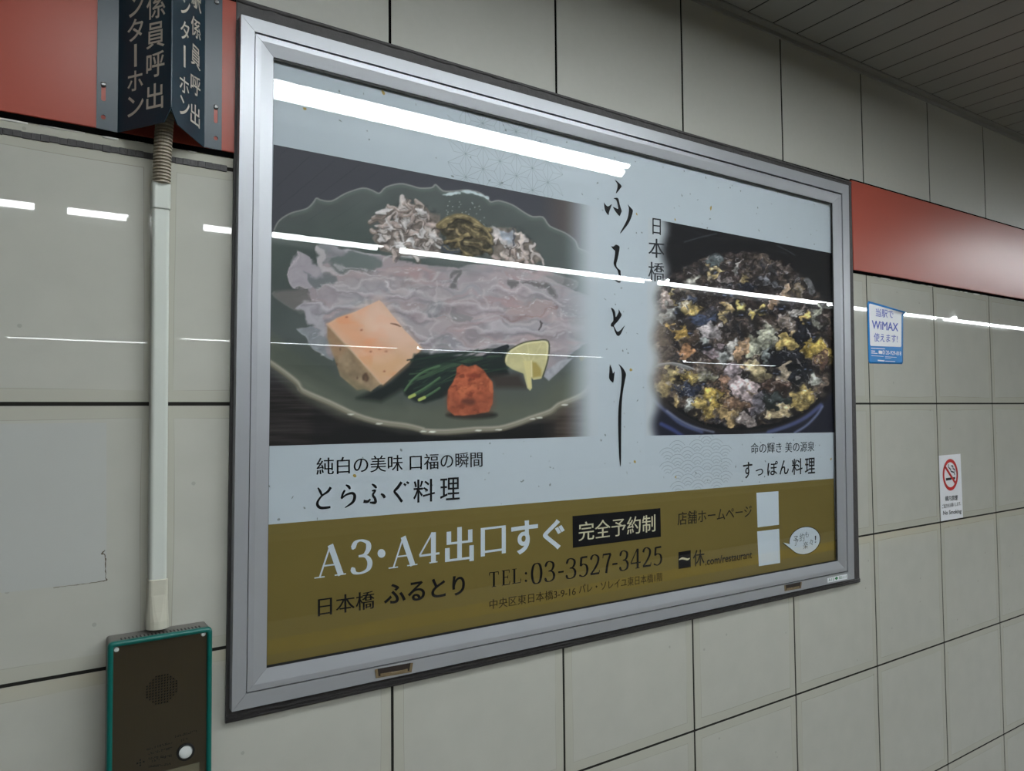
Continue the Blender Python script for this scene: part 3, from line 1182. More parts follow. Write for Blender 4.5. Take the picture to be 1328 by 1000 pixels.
def petal(cx, cy, w, h, rot, col, rimc):
    pts = []
    for i in range(11):
        t = 2 * math.pi * i / 11
        r = 1 + R2.uniform(-.22, .22)
        u, v = w * r * math.cos(t), h * r * math.sin(t)
        pts.append((cx + u * math.cos(rot) - v * math.sin(rot), cy + u * math.sin(rot) + v * math.cos(rot)))
    fp.poly(pts, col, 5, .38, 3, tex=.08, ts=(18, 5))
    q = smooth(pts, 3, True)
    n = len(q)
    s0 = R2.randrange(n)
    arc = [(q[(s0 + i) % n][0], q[(s0 + i) % n][1], 1.4) for i in range(n // 2)]
    fp.stroke(arc, rimc, 2.0, 3.2, .30, 1)
    arc = [(q[(s0 + n // 2 + i) % n][0] + .8, q[(s0 + n // 2 + i) % n][1] + 1.4, 1.2) for i in range(n // 3)]
    fp.stroke(arc, (104, 94, 98), 2, 3.5, .3, 1)
for row, (y0, y1, x0, x1) in enumerate(((358, 372, 430, 720), (374, 400, 395, 735), (398, 425, 470, 750), (420, 452, 545, 765))):
    n = 13 - row
    for i in range(n):
        t = (i + R2.uniform(-.3, .3)) / (n - 1)
        x = x0 + (x1 - x0) * t
        petal(x, R2.uniform(y0, y1), R2.uniform(24, 42), R2.uniform(9, 15), R2.uniform(-.25, .45),
              R2.choice([(160, 148, 152), (156, 138, 142), (142, 140, 144), (158, 134, 134), (132, 134, 137)]),
              R2.choice([(178, 170, 174), (170, 156, 158), (186, 182, 186)]))
for i in range(90):
    t = R2.random()
    x, y = 410 + 340 * R2.random(), 350 + 108 * t
    L, sl_ = R2.uniform(16, 60), R2.uniform(-.1, .3)
    c = R2.choice([(178, 170, 175), (166, 158, 164), (168, 136, 138), (158, 122, 122), (118, 116, 122), (172, 150, 152)])
    fp.stroke([(x - L / 2, y - sl_ * L / 2 + R2.uniform(-3, 3), 1.5), (x, y + R2.uniform(-3, 3), R2.uniform(2, 5)), (x + L / 2, y + sl_ * L / 2, 1.5)], c, 3, 4.5, .5)
# named folds: the pointed corner at the left and the curled slices
fp.poly(mp(A_, [(200, 665), (160, 780), (165, 850), (205, 885), (265, 885), (300, 860), (280, 800), (360, 790), (330, 740)]), (150, 142, 150), 2, .9, 3, tex=.06)
fp.poly(mp(A_, [(270, 800), (350, 790), (420, 800), (400, 850), (330, 890)]), (92, 100, 102), 4, .8, 3)
fp.stroke(mp(A_, [(200, 668), (165, 770), (170, 850), (205, 886), (262, 886)]), (178, 166, 172), 1.2, 1.5, .8)
fp.stroke([(*A_(330, 640), 6), (*A_(340, 700), 9), (*A_(370, 765), 7), (*A_(430, 770), 4)], (164, 156, 160), 6, 2, .9)
fp.poly(mp(A_, [(410, 680), (520, 660), (640, 700), (690, 740), (640, 800), (540, 790), (430, 760)]), (86, 97, 94), 5, .75, 3)
for L in ([(360, 780), (460, 790), (560, 810), (700, 830)], [(450, 745), (520, 760), (600, 790)], [(470, 640), (560, 680), (690, 690)], [(330, 890), (450, 870), (620, 850), (780, 850)], [(700, 720), (780, 690), (900, 700), (1000, 690)],
          [(560, 900), (600, 960), (640, 1000)], [(720, 870), (830, 880), (960, 930)], [(850, 860), (930, 840), (1030, 800)]):
    fp.stroke([(*A_(*p), 2.4) for p in L], (172, 164, 168), 2.4, 2.5, .75)
for L in ([(190, 780), (170, 860), (160, 890)], [(80, 640), (60, 760), (70, 900), (50, 1000)], [(370, 700), (360, 800), (365, 880)], [(200, 770), (300, 780), (360, 850)], [(450, 880), (520, 820), (640, 800), (780, 790)], [(320, 900), (420, 880), (560, 900), (760, 920)], [(800, 800), (830, 840), (800, 890)]):
    fp.stroke([(*B_(*p), 2.6) for p in L], (168, 158, 162), 2.6, 2.5, .7)
for L in ([(160, 620), (200, 600), (205, 660), (180, 690)], [(590, 655), (680, 670), (740, 700), (780, 740)], [(500, 655), (550, 660)]):
    fp.stroke([(*B_(*p), 6) for p in L], (84, 84, 84), 5, 3, .75)
fp.poly(mp(B_, [(170, 880), (190, 810), (280, 850), (260, 890)]), (120, 118, 120), 3, .8)
fp.stroke([(*B_(440, 880), 1), (*B_(560, 870), 2), (*B_(700, 850), 2), (*B_(790, 820), 5)], (118, 92, 90), 2, 2, .7)
fp.blob(*B_(672, 905), 2.2, 3.2, (70, 64, 66), 1.2, .9)
fp.poly(mp(B_, [(500, 800), (760, 790), (790, 850), (600, 870), (480, 860)]), (158, 132, 130), 8, .55)
fp.poly(mp(C_, [(200, 95), (250, 60), (340, 50), (390, 90), (360, 150), (380, 180), (350, 250), (310, 220), (250, 130)]), (152, 148, 156), 2, .9, 3, tex=.05)
fp.poly(mp(C_, [(205, 215), (270, 180), (330, 260), (400, 300), (415, 390), (330, 340)]), (118, 124, 130), 2, .85, 0, tex=.1)
fp.stroke(mp(C_, [(205, 212), (270, 275), (340, 345), (415, 395)]), (160, 162, 166), 1.2, 1.5, .7)
fp.stroke([(*C_(350, 90), 8), (*C_(450, 95), 8), (*C_(600, 80), 7)], (140, 140, 146), 7, 3, .8)
for i in range(150):
    t = R2.random()
    x, y = 405 + 345 * R2.random(), 348 + 112 * t
    for k in range(R2.randrange(1, 5)):
        xx, yy, L = x + R2.uniform(-6, 6), y + R2.uniform(-3, 3), R2.uniform(1, 5)
        fp.stroke([(xx, yy, .7), (xx + L, yy + R2.uniform(-.8, 1.2), .9)], (196, 194, 200), .8, 1.2, R2.uniform(.25, .7))
for L, w in (([(395, 392), (440, 400), (500, 402), (560, 412)], 5), ([(430, 376), (500, 384), (540, 380)], 4), ([(520, 420), (555, 440), (560, 466)], 6), ([(560, 400), (600, 396), (650, 404)], 5), ([(610, 430), (660, 424), (720, 430)], 6), ([(500, 440), (530, 446), (560, 440)], 5), ([(640, 372), (690, 378), (730, 396)], 4), ([(600, 452), (650, 446), (690, 452)], 5)):
    fp.stroke([(p[0] + 1, p[1] + w * .9, w) for p in L], (106, 98, 104), w, 5, .45)
    fp.stroke([(*p, w) for p in L], (170, 162, 168), w, 4, .55)
    fp.stroke([(p[0], p[1] - w * .3, 1.2) for p in L], (190, 184, 190), 1.2, 2.4, .35)
# shredded boiled skin
def shred(x, y, L, rot, w):
    q = []
    n = 6
    ph = R2.uniform(0, 6)
    for i in range(n):
        t = i / (n - 1) - .5
        u, v = L * t, R2.uniform(1.5, 3.2) * math.sin(ph + i * 1.5)
        q.append((x + u * math.cos(rot) - v * math.sin(rot), y + u * math.sin(rot) + v * math.cos(rot), w * (1 - .3 * abs(t))))
    fp.stroke([(p[0] + .8, p[1] + 1.6, p[2] + 1.6) for p in q], (84, 76, 72), w, 1.6, .75)
    base = R2.choice([(156, 138, 130), (166, 150, 144), (142, 124, 116), (174, 164, 162), (132, 114, 106)])
    fp.stroke(q, base, w, 1.3, 1)
    fp.stroke([(p[0] - .5, p[1] - .9, p[2] * .35) for p in q], (188, 178, 174), 1, 1.6, .6)
fp.poly(mp(A_, [(655, 590), (690, 520), (790, 480), (790, 400), (850, 360), (930, 385), (1000, 440), (1045, 450), (1045, 680), (850, 690), (700, 660)]), (120, 106, 100), 3, .9)
for i in range(30):
    x, y = A_(R2.uniform(690, 1040), 0)
    fx = (x - 492) / 78
    y = R2.uniform(262 + 24 * abs(fx - .45), 328)
    shred(x, y, R2.uniform(14, 30), R2.uniform(-.4, 1.5), R2.uniform(3.5, 7.5))
def frill(x, y, rx, ry, rot):
    c = R2.choice([(168, 154, 148), (178, 168, 164), (158, 140, 134), (186, 180, 180)])
    fp.blob(x + 1, y + 2, rx + 1, ry + 1, (78, 70, 66), 2.2, .7, rot, .4)
    fp.blob(x, y, rx, ry, c, 1.5, 1, rot, .45, .1, 11, (4, 3))
    fp.blob(x - rx * .2, y - ry * .35, rx * .55, ry * .4, tuple(min(v + 24, 215) for v in c), 1.6, .7, rot, .4, 0, 8)


for i in range(42):
    x = 492 + 78 * R2.random()
    fx = (x - 492) / 78
    y = R2.uniform(266 + 26 * abs(fx - .4), 328)
    frill(x, y, R2.uniform(5, 9.5), R2.uniform(2.4, 4.2), R2.uniform(-.3, 1.8))
fp.poly(mp(B_, [(390, 330), (450, 340), (560, 360), (630, 420), (700, 540), (600, 570), (430, 540), (400, 480)]), (118, 106, 98), 3, .9)
for i in range(14):
    frill(*B_(R2.uniform(410, 640), R2.uniform(390, 550)), R2.uniform(4, 9), R2.uniform(2.2, 3.8), R2.uniform(.4, 2))
for i in range(8):
    x, y = B_(R2.uniform(400, 640), R2.uniform(380, 550))
    shred(x, y, R2.uniform(14, 24), R2.uniform(.3, 1.7), R2.uniform(4, 6))
fp.stroke([(*B_(385, 335), 7), (*B_(430, 360), 8), (*B_(480, 410), 7), (*B_(520, 440), 5)], (184, 176, 176), 7, 1.5)
fp.poly(mp(B_, [(455, 365), (510, 370), (525, 440), (490, 420)]), (150, 158, 172), 2, .9, 3)
fp.stroke([(*B_(520, 365), 2), (*B_(530, 410), 3), (*B_(520, 450), 2)], (70, 72, 84), 2, 1.5, .9)
fp.stroke([(*B_(530, 380), 4), (*B_(570, 370), 5), (*B_(585, 410), 5), (*B_(560, 470), 4)], (186, 174, 168), 5, 1.5)
fp.stroke([(*B_(625, 520), 3), (*B_(650, 500), 4), (*B_(680, 515), 3.5), (*B_(705, 560), 2)], (178, 166, 162), 4, 1.5)
fm_ = fp.mask(flesh, 8)
fp.warp(8, 17, 11, fm_)
fp.warp(1.6, 6, 4, fm_)
sm_ = fp.mask(mp(A_, [(640, 600), (690, 500), (790, 380), (850, 350), (930, 375), (1045, 430), (1045, 690), (850, 690), (700, 660)]), 6) + fp.mask(mp(B_, [(380, 320), (450, 330), (560, 340), (640, 400), (710, 540), (600, 580), (430, 550), (395, 480)]), 6)
fp.warp(4.5, 7, 6, sm_)
fp.c *= 1 + (fp.noise(6, 5, 2)[..., None] - .55) * .5 * np.clip(sm_, 0, 1)[..., None]
# browned mushrooms
fp.poly(mp(B_, [(100, 350), (150, 290), (220, 268), (300, 310), (380, 340), (400, 400), (390, 500), (230, 520), (130, 440)]), (66, 60, 46), 3, 1)
for L, c, w in (([(85, 330), (150, 285), (220, 275), (290, 300), (340, 340)], (112, 98, 66), 7), ([(150, 345), (200, 360), (210, 420), (180, 440)], (118, 102, 74), 5), ([(130, 420), (220, 410), (280, 370), (330, 340), (390, 345)], (122, 106, 72), 6),
                ([(190, 440), (230, 490), (280, 520)], (96, 84, 56), 6), ([(240, 330), (300, 380), (380, 420)], (84, 74, 52), 7), ([(250, 440), (310, 450), (390, 480)], (92, 82, 60), 6), ([(300, 330), (370, 360), (400, 430)], (104, 92, 64), 5), ([(120, 460), (150, 480), (190, 470)], (60, 66, 74), 9)):
    fp.stroke([(*B_(p[0] + 4, p[1] + 9), w) for p in L], (40, 37, 31), w, 2, .8)
    fp.stroke([(*B_(*p), w) for p in L], c, w, 1.6)
    fp.stroke([(*B_(p[0], p[1] - 6), 1.2) for p in L], (156, 138, 98), 1.2, 1.4, .7)
mm_ = fp.mask(mp(B_, [(90, 340), (150, 280), (220, 262), (300, 300), (390, 330), (410, 400), (390, 510), (230, 520), (120, 450)]), 6)
fp.warp(5, 9, 7, mm_)
fp.c *= 1 + (fp.noise(5, 4, 2)[..., None] - .55) * .9 * mm_[..., None]
# block of monkfish liver
fp.poly(mp(C_, [(640, 580), (760, 520), (885, 400), (900, 480), (840, 560), (700, 640), (560, 620)]), (24, 30, 30), 8, .9)
fp.poly(mp(C_, [(385, 180), (700, 535), (640, 580), (600, 565), (560, 572), (520, 540), (460, 490), (430, 400), (385, 270)]), (138, 116, 90), 1.6, 1, 0, tex=.16, ts=(9, 9))
fp.poly(mp(C_, [(385, 182), (440, 250), (500, 330), (450, 380), (420, 360), (385, 260)]), (150, 112, 82), 8, .6)
fp.poly(mp(C_, [(460, 470), (640, 575), (560, 572), (520, 540)]), (116, 106, 80), 6, .7)
fp.blob(*C_(612, 500), 4, 6, (78, 58, 44), 2.5, .85, tex=.3)
for p in ((460, 330), (440, 420), (560, 500), (640, 470), (480, 250)):
    fp.blob(*C_(*p), 1, 2, (92, 70, 54), 1.5, .8)
top = mp(C_, [(385, 180), (440, 148), (560, 105), (690, 42), (712, 60), (760, 120), (840, 220), (945, 325), (880, 395), (760, 500), (712, 545), (690, 520), (560, 375)])
fp.poly(top, (198, 158, 130), 1.5, 1, tex=.05, ts=(20, 14))
on = fp.noise(26, 18, 3)
fp.poly(top, (206, 138, 100), 2, .8, amask=np.clip((on - .5) * 5, 0, 1))
fp.poly(mp(C_, [(560, 105), (690, 45), (840, 220), (900, 300), (800, 300), (640, 260)]), (208, 172, 152), 20, .7)
fp.poly(mp(C_, [(400, 185), (520, 130), (600, 230), (760, 330), (700, 360), (560, 330)]), (210, 140, 100), 14, .55)
fp.poly(mp(C_, [(560, 380), (700, 535), (880, 395), (800, 360), (700, 400)]), (196, 150, 104), 14, .6)
fp.stroke([(*C_(380, 182), 1.5), (*C_(560, 378), 1.8), (*C_(700, 535), 2)], (214, 178, 148), 1.6, 1.4, .6)
fp.stroke([(*C_(758, 180), 1), (*C_(790, 186), 2), (*C_(815, 198), 1)], (96, 58, 44), 1.6, 1.2, .9)
for p in ((497, 142), (585, 218), (690, 330), (730, 345), (640, 345), (720, 462)):
    fp.blob(*C_(*p), 1.6, 1, (150, 82, 60), 1.5, .8)
fp.stroke([(*C_(712, 545), 1.5), (*C_(770, 500), 1.5), (*C_(890, 395), 1.5), (*C_(948, 328), 1)], (110, 84, 58), 1.5, 1.4, .8)
# chives
fp.poly(mp(C_, [(895, 360), (960, 358), (1045, 365)]) + mp(D_, [(200, 372), (360, 375), (490, 308), (498, 335), (480, 400), (500, 480), (300, 520), (100, 620), (0, 650)]) + mp(C_, [(900, 640), (840, 600), (830, 560), (870, 440)]), (28, 37, 36), 4, .96)
fp.poly(mp(D_, [(380, 480), (560, 480), (610, 560), (420, 560)]), (54, 44, 40), 8, .8)
for i in range(30):
    x0, y0 = C_(R2.uniform(850, 960), 0)[0], R2.uniform(466, 515)
    x1 = R2.uniform(600, 660)
    y1 = R2.uniform(452, 482)
    fp.stroke([(x0, y0, 1.8), ((x0 + x1) / 2, (y0 + y1) / 2 - R2.uniform(0, 8), 2.2), (x1, y1, 1.5)], R2.choice([(40, 60, 48), (34, 50, 44), (56, 80, 58), (30, 42, 40)]), 2, 1.2, .85)
for L in ([(840, 575), (890, 510), (960, 460), (1045, 430)], [(870, 610), (960, 560), (1045, 500)], [(930, 630), (1000, 590), (1045, 560)]):
    fp.stroke([(*C_(*p), 3) for p in L], (62, 92, 62), 3, 1.2)
    fp.stroke([(*C_(p[0], p[1] - 4), 1) for p in L], (96, 124, 88), 1, 1.2, .6)
for p in ((882, 609), (940, 624)):
    fp.stroke([(*C_(p[0] - 14, p[1] + 5), 4), (*C_(p[0] + 16, p[1] - 8), 4)], (158, 170, 84), 4, 1.2)
fp.stroke([(*D_(350, 375), 3), (*D_(430, 335), 5), (*D_(490, 315), 5)], (30, 36, 42), 5, 1.2)
# grated red radish
fp.blob(*D_(280, 720), 34, 5, (26, 28, 27), 5, .8, lump=.05)
rad = mp(D_, [(192, 440), (222, 422), (262, 434), (305, 422), (350, 455), (375, 490), (402, 525), (408, 580), (404, 650), (380, 700), (300, 715), (240, 722), (180, 722), (138, 690), (135, 640), (142, 570), (172, 520), (190, 480)])
fp.poly(rad, (160, 78, 50), 1.8, 1, tex=.2, ts=(7, 6))
rn = fp.noise(8, 7, 3)
fp.poly(rad, (190, 98, 62), 2, .8, amask=np.clip((rn - .52) * 6, 0, 1))
rn = fp.noise(10, 8, 3)
fp.poly(rad, (116, 52, 36), 2, .8, amask=np.clip((rn - .6) * 7, 0, 1))
fp.poly(mp(D_, [(140, 600), (250, 630), (400, 600), (404, 660), (380, 700), (240, 720), (150, 700)]), (122, 60, 42), 14, .5)
fp.blob(*D_(262, 640), 8, 4, (84, 46, 38), 4, .7)
fp.blob(*D_(290, 490), 8, 3, (128, 52, 36), 4, .8)
# lime wedge
lem = mp(D_, [(474, 400), (478, 372), (505, 335), (580, 295), (660, 280), (733, 286), (730, 390), (715, 450), (690, 505), (645, 512), (632, 500), (636, 560), (625, 576), (608, 560), (585, 475), (520, 450), (485, 425)])
fp.poly(lem, (178, 170, 122), 1.4, 1, tex=.05, ts=(8, 6))
fp.stroke([(*p, 1.6) for p in mp(D_, [(474, 405), (478, 372), (505, 335), (580, 295), (660, 280), (733, 286), (730, 390), (700, 490)])], (58, 62, 40), 1.6, 1.2, .9)
fp.stroke([(*p, 1.8) for p in mp(D_, [(484, 400), (488, 376), (512, 342), (585, 303), (660, 290), (724, 294), (720, 390)])], (206, 198, 150), 1.8, 1.4, .8)
fp.poly(mp(D_, [(635, 405), (660, 410), (690, 450), (690, 490), (640, 500)]), (150, 128, 58), 3, .8)
fp.poly(mp(D_, [(585, 400), (625, 400), (632, 560), (612, 555)]), (196, 184, 124), 2, .8)
fp.stroke([(*D_(632, 400), 1.6), (*D_(634, 490), 1.6)], (210, 198, 150), 1.6, 1.4, .8)
for L in ([(610, 300), (620, 390)], [(540, 330), (600, 395)], [(690, 300), (640, 390)]):
    fp.stroke([(*D_(*p), 1) for p in L], (204, 196, 150), 1, 1.5, .5)
fp.poly(mp(D_, [(705, 490), (730, 450), (800, 400), (880, 380), (820, 440), (735, 518)]), (148, 148, 156), 2, .85, tex=.12)
fp.blob(*D_(930, 385), 3, 3.2, (136, 112, 56), 1.5, .9)
# the print fades into the paper on the right
fade = np.clip((fp.px - 726) / 44, 0, 1)
fade = (fade * fade * (3 - 2 * fade))[..., None]
warm = np.clip((fp.px - 700) / 40, 0, 1)[..., None] * (1 - fade) * 0.5
dark = (fp.c.mean(-1, keepdims=True) < 75)
fp.c = np.where(dark, fp.c * (1 - warm) + np.array((104, 86, 72)) * warm, fp.c)
fp.c = fp.c * (1 - fade) + np.array(PAPER) * fade
fp.build('fish_photo', poster, PRINT_K)

# stew photograph
E_ = crop(835, 280, 5.312)
F_ = crop(835, 420, 5.312)
sp = Print(((840, 282.6), (1079.5, 328.6), (1083.2, 560.8), (838, 565.2)), DP + 0.0002, 330, 360, 5)
sp.c[:] = (19, 19, 24)
R3 = sp.r
for i in range(16):
    x, y = E_(R3.uniform(150, 1200), R3.uniform(90, 260))
    sp.stroke([(x, y, 1), (x + R3.uniform(10, 40), y + R3.uniform(-3, 9), 1)], (44, 46, 52), 1, 2, .5)
for L in ([(280, 180), (380, 150), (500, 122)], [(920, 205), (980, 235), (1040, 270)], [(180, 420), (230, 370), (330, 330)]):
    sp.stroke([(*E_(*p), 1.4) for p in L], (74, 78, 88), 1.2, 1.5, .7)
# pot outside and rim
sp.poly(mp(F_, [(40, 440), (120, 540), (250, 650), (450, 740), (700, 775), (950, 740), (1120, 640), (1260, 480), (1330, 480), (1330, 800), (40, 800)]), (26, 28, 44), 4, 1)
for L, c, w in (([(60, 520), (160, 610), (260, 690), (400, 745)], (66, 78, 128), 4), ([(160, 600), (260, 670), (360, 715), (480, 745)], (120, 130, 165), 2), ([(860, 745), (1000, 700), (1120, 640), (1220, 560)], (62, 76, 140), 5), ([(1040, 750), (1120, 700), (1190, 630), (1230, 570)], (110, 122, 170), 2.5), ([(120, 690), (200, 730), (260, 770)], (50, 62, 128), 5), ([(700, 765), (860, 750), (1000, 700)], (70, 82, 120), 2.5)):
    sp.stroke([(*F_(*p), w) for p in L], c, w, 3, .85)
broth = mp(E_, [(170, 420), (240, 370), (330, 330), (440, 285), (560, 255), (690, 245), (830, 262), (950, 310), (1060, 390), (1160, 480), (1240, 590), (1300, 680)]) + \
    mp(F_, [(1290, 300), (1265, 440), (1200, 520), (1080, 610), (940, 670), (760, 708), (620, 712), (460, 690), (320, 630), (180, 540), (80, 450), (40, 380), (30, 200)]) + mp(E_, [(20, 700), (60, 500)])
sp.poly(broth, (52, 41, 39), 2, 1, tex=.3, ts=(16, 12))
sp.poly(mp(F_, [(40, 0), (400, -40), (900, 0), (1290, 60), (1260, 440), (1080, 610), (760, 708), (460, 690), (180, 540), (60, 440)]), (92, 74, 60), 30, .6)
bn = sp.noise(18, 12, 3)
sp.poly(broth, (34, 30, 32), 2, .9, amask=np.clip((bn - .5) * 7, 0, 1))
bn = sp.noise(9, 7, 3)
sp.poly(broth, (112, 94, 76), 2, .7, amask=np.clip((bn - .58) * 7, 0, 1))
sp.stroke([(*p, 3.5) for p in mp(F_, [(60, 470), (80, 460), (180, 550), (320, 640), (460, 700), (620, 722), (760, 718), (940, 682), (1080, 622), (1210, 528), (1270, 450)])], (14, 15, 20), 5, 2, 1)


def chunk(f, x, y, rx, ry, col, rot=0.0, tex=.12, hi=True, lump=.25):
    px, py = f(x, y)
    q = 5.312
    rx, ry = rx / q * 1.12, ry / q * 1.12
    sp.blob(px + .8, py + 1.8, rx + 1.2, ry + 1.2, (24, 21, 23), 3.5, .7, rot, .4)
    sp.blob(px, py, rx, ry, col, 2.0, 1, rot, .3, .14, 9, (5, 4))
    sp.blob(px + rx * .15, py + ry * .4, rx * .75, ry * .5, tuple(c * .68 for c in col), 3.5, .55, rot, .3)
    sp.blob(px - rx * .15, py - ry * .35, rx * .6, ry * .4, tuple(min(255, v * 1.2 + 16) for v in col), 3, .6, rot, .35)
    for _ in range(2):
        t = R3.uniform(0, 6.28)
        a0 = [(px + rx * .9 * math.cos(t + k * .4), py + ry * .9 * math.sin(t + k * .4), .9) for k in range(3)]
        sp.stroke(a0, (190, 188, 190), .9, 1.2, .55, 3)


def inside(px, py):
    ex, ey = (px - 962) / 118, (py - 440) / 112
    return ex * ex + ey * ey < 1


for i in range(330):
    x, y = R3.uniform(842, 1080), R3.uniform(330, 552)
    if not inside(x, y):
        continue
    lowhalf = y > 425
    pal = [(26, 26, 34), (20, 22, 28), (44, 40, 42), (84, 72, 66), (118, 104, 96), (140, 126, 122), (70, 58, 50), (46, 48, 60)] + ([(150, 124, 74), (136, 116, 60), (150, 138, 128), (128, 96, 66), (158, 140, 110)] if lowhalf else [(34, 34, 40), (58, 50, 48)])
    sp.blob(x, y, R3.uniform(2.5, 8), R3.uniform(2, 6), R3.choice(pal), 1.6, .8, R3.uniform(-1.5, 1.5), .35, .25, 8, (4, 3))
yel, gol, gry, pnk, blk = (176, 150, 92), (150, 126, 74), (148, 146, 134), (152, 134, 134), (18, 20, 28)
mk = sp.noise(7, 5, 3)
sp.poly(broth, (30, 25, 27), 2, .5, amask=np.clip((mk - .6) * 9, 0, 1))
mk = sp.noise(3.2, 2.6, 2)
sp.poly(broth, (34, 30, 34), 2, .4, amask=np.clip((mk - .58) * 7, 0, 1))
mk = sp.noise(3, 2.4, 2)
sp.poly(broth, (150, 142, 142), 2, .25, amask=np.clip((mk - .66) * 9, 0, 1))
# upper half
for a in ((490, 300, 55, 35, (70, 80, 84), -.5), (640, 330, 12, 40, (130, 128, 124), .5), (490, 400, 36, 30, yel, .5), (330, 450, 48, 22, (140, 138, 128), -.4), (460, 450, 22, 34, (110, 98, 78), 0), (700, 435, 42, 16, (140, 118, 66), .2), (710, 480, 46, 34, (22, 26, 40), .6),
          (850, 450, 40, 40, (88, 90, 98), 0), (975, 500, 32, 38, (172, 142, 112), .2), (1070, 520, 50, 28, (104, 88, 66), .8), (1140, 480, 26, 50, (92, 92, 96), -.5), (580, 640, 36, 30, (164, 136, 84), 0), (668, 628, 40, 40, (180, 158, 78), 0), (795, 665, 55, 30, (180, 156, 74), -.1), (540, 685, 26, 22, yel, 0), (545, 725, 20, 26, (164, 140, 92), 0),
          (910, 610, 30, 30, (150, 112, 76), .7), (1130, 705, 34, 40, (180, 144, 68), 0), (1195, 690, 28, 70, (134, 134, 118), .1), (1040, 660, 40, 34, (128, 122, 118), .3), (980, 720, 50, 50, (132, 116, 106), .5), (320, 570, 56, 36, (54, 62, 84), .2), (150, 560, 45, 50, (160, 138, 132), -.5), (205, 545, 18, 36, (158, 136, 76), .1), (180, 680, 42, 70, (120, 122, 122), .7), (310, 650, 60, 46, gol, .2), (420, 730, 60, 40, (48, 58, 84), -.1), (250, 785, 50, 34, (186, 144, 58), 0), (450, 790, 44, 20, pnk, .1)):
    chunk(E_, *a)
# lower half
for a in ((245, 60, 62, 44, (178, 136, 54), 0), (300, 190, 66, 42, (166, 112, 70), -.7), (350, 90, 44, 40, (74, 58, 48), 0), (470, 60, 60, 44, (140, 130, 132), .3), (410, 150, 26, 50, (118, 122, 120), .3), (480, 190, 60, 50, (124, 106, 112), .2), (555, 215, 36, 50, (136, 140, 138), 0), (610, 170, 22, 60, (142, 138, 134), .1), (680, 185, 38, 80, (174, 134, 96), .1), (820, 120, 62, 110, (138, 138, 118), .5), (860, 215, 34, 60, (98, 104, 104), .2), (770, 320, 90, 50, (150, 132, 92), .3),
          (985, 140, 70, 46, (166, 138, 68), .2), (1020, 240, 110, 60, blk, .1), (1100, 80, 50, 90, blk, .1), (1215, 190, 90, 80, (148, 120, 40), .2), (1225, 260, 40, 60, (88, 62, 52), 0), (1050, 360, 80, 40, blk, .1), (965, 350, 30, 60, (150, 132, 108), .2), (900, 430, 90, 50, (70, 48, 40), 0), (1200, 430, 60, 70, (130, 108, 92), .4), (1185, 380, 34, 36, (156, 156, 146), 0), (1080, 520, 90, 60, (148, 124, 66), -.3), (900, 540, 90, 70, (34, 40, 40), 0), (950, 610, 90, 30, (176, 152, 110), -.25),
          (600, 340, 40, 50, (120, 106, 112), .2), (700, 460, 90, 110, (156, 136, 138), -.5), (560, 420, 40, 50, (118, 84, 64), .2), (570, 600, 60, 110, (178, 144, 88), -.1), (620, 540, 70, 50, (104, 76, 56), 0), (790, 560, 36, 80, (92, 86, 96), .1), (690, 660, 90, 36, (130, 116, 112), 0), (370, 500, 80, 50, (158, 142, 126), .3), (470, 520, 40, 70, (160, 130, 48), .3), (420, 590, 70, 50, (150, 124, 58), 0), (310, 580, 46, 30, (144, 146, 142), .3), (290, 440, 80, 36, (36, 42, 62), .1), (200, 350, 70, 60, (158, 138, 84), -.3), (140, 430, 60, 70, (140, 116, 62), .2), (330, 360, 70, 40, (128, 108, 54), 0), (420, 350, 60, 40, (122, 118, 96), 0), (225, 540, 16, 40, (170, 140, 80), .2)):
    chunk(F_, *a)
for i in range(70):
    x, y = R3.uniform(850, 1075), R3.uniform(335, 545)
    if inside(x, y):
        a_, L = R3.uniform(-1.2, 1.2), R3.uniform(4, 14)
        sp.stroke([(x, y, 1), (x + L * .5 * math.cos(a_) + 1.5, y + L * .5 * math.sin(a_), R3.uniform(1, 3)), (x + L * math.cos(a_), y + L * math.sin(a_), 1)], R3.choice([(22, 22, 28), (26, 28, 40), (120, 108, 100), (150, 140, 136), (96, 76, 50)]), 2, 1.5, .75)
# spongy yolk-gold crumbs and tiny highlights
for f, x, y, rx, ry in ((E_, 310, 650, 60, 50), (F_, 1215, 180, 80, 80), (F_, 1080, 520, 80, 50), (F_, 180, 380, 90, 70), (F_, 440, 570, 70, 80), (F_, 330, 360, 60, 30)):
    for i in range(70):
        px, py = f(x + R3.gauss(0, rx * .5), y + R3.gauss(0, ry * .5))
        sp.blob(px, py, R3.uniform(.5, 1.4), R3.uniform(.5, 1.2), R3.choice([(190, 158, 70), (96, 70, 30), (168, 136, 56), (206, 184, 110)]), 1, .8, n=5)
for i in range(330):
    x, y = R3.uniform(850, 1078), R3.uniform(330, 552)
    if inside(x, y):
        sp.blob(x, y, R3.uniform(.4, 1.3), R3.uniform(.3, .7), R3.choice([(196, 196, 204), (170, 168, 176), (150, 150, 160)]), 1, R3.uniform(.3, .85), R3.uniform(-.8, .8), n=5)
bm_ = sp.mask(broth, 6)
sp.warp(9, 9, 7, bm_)
sp.warp(3.2, 3.6, 3, bm_)
for sx_, amp_ in ((7, .5), (3, .35)):
    sp.c *= 1 + (sp.noise(sx_, sx_ * .8, 2)[..., None] - .5) * 2 * amp_ * bm_[..., None]
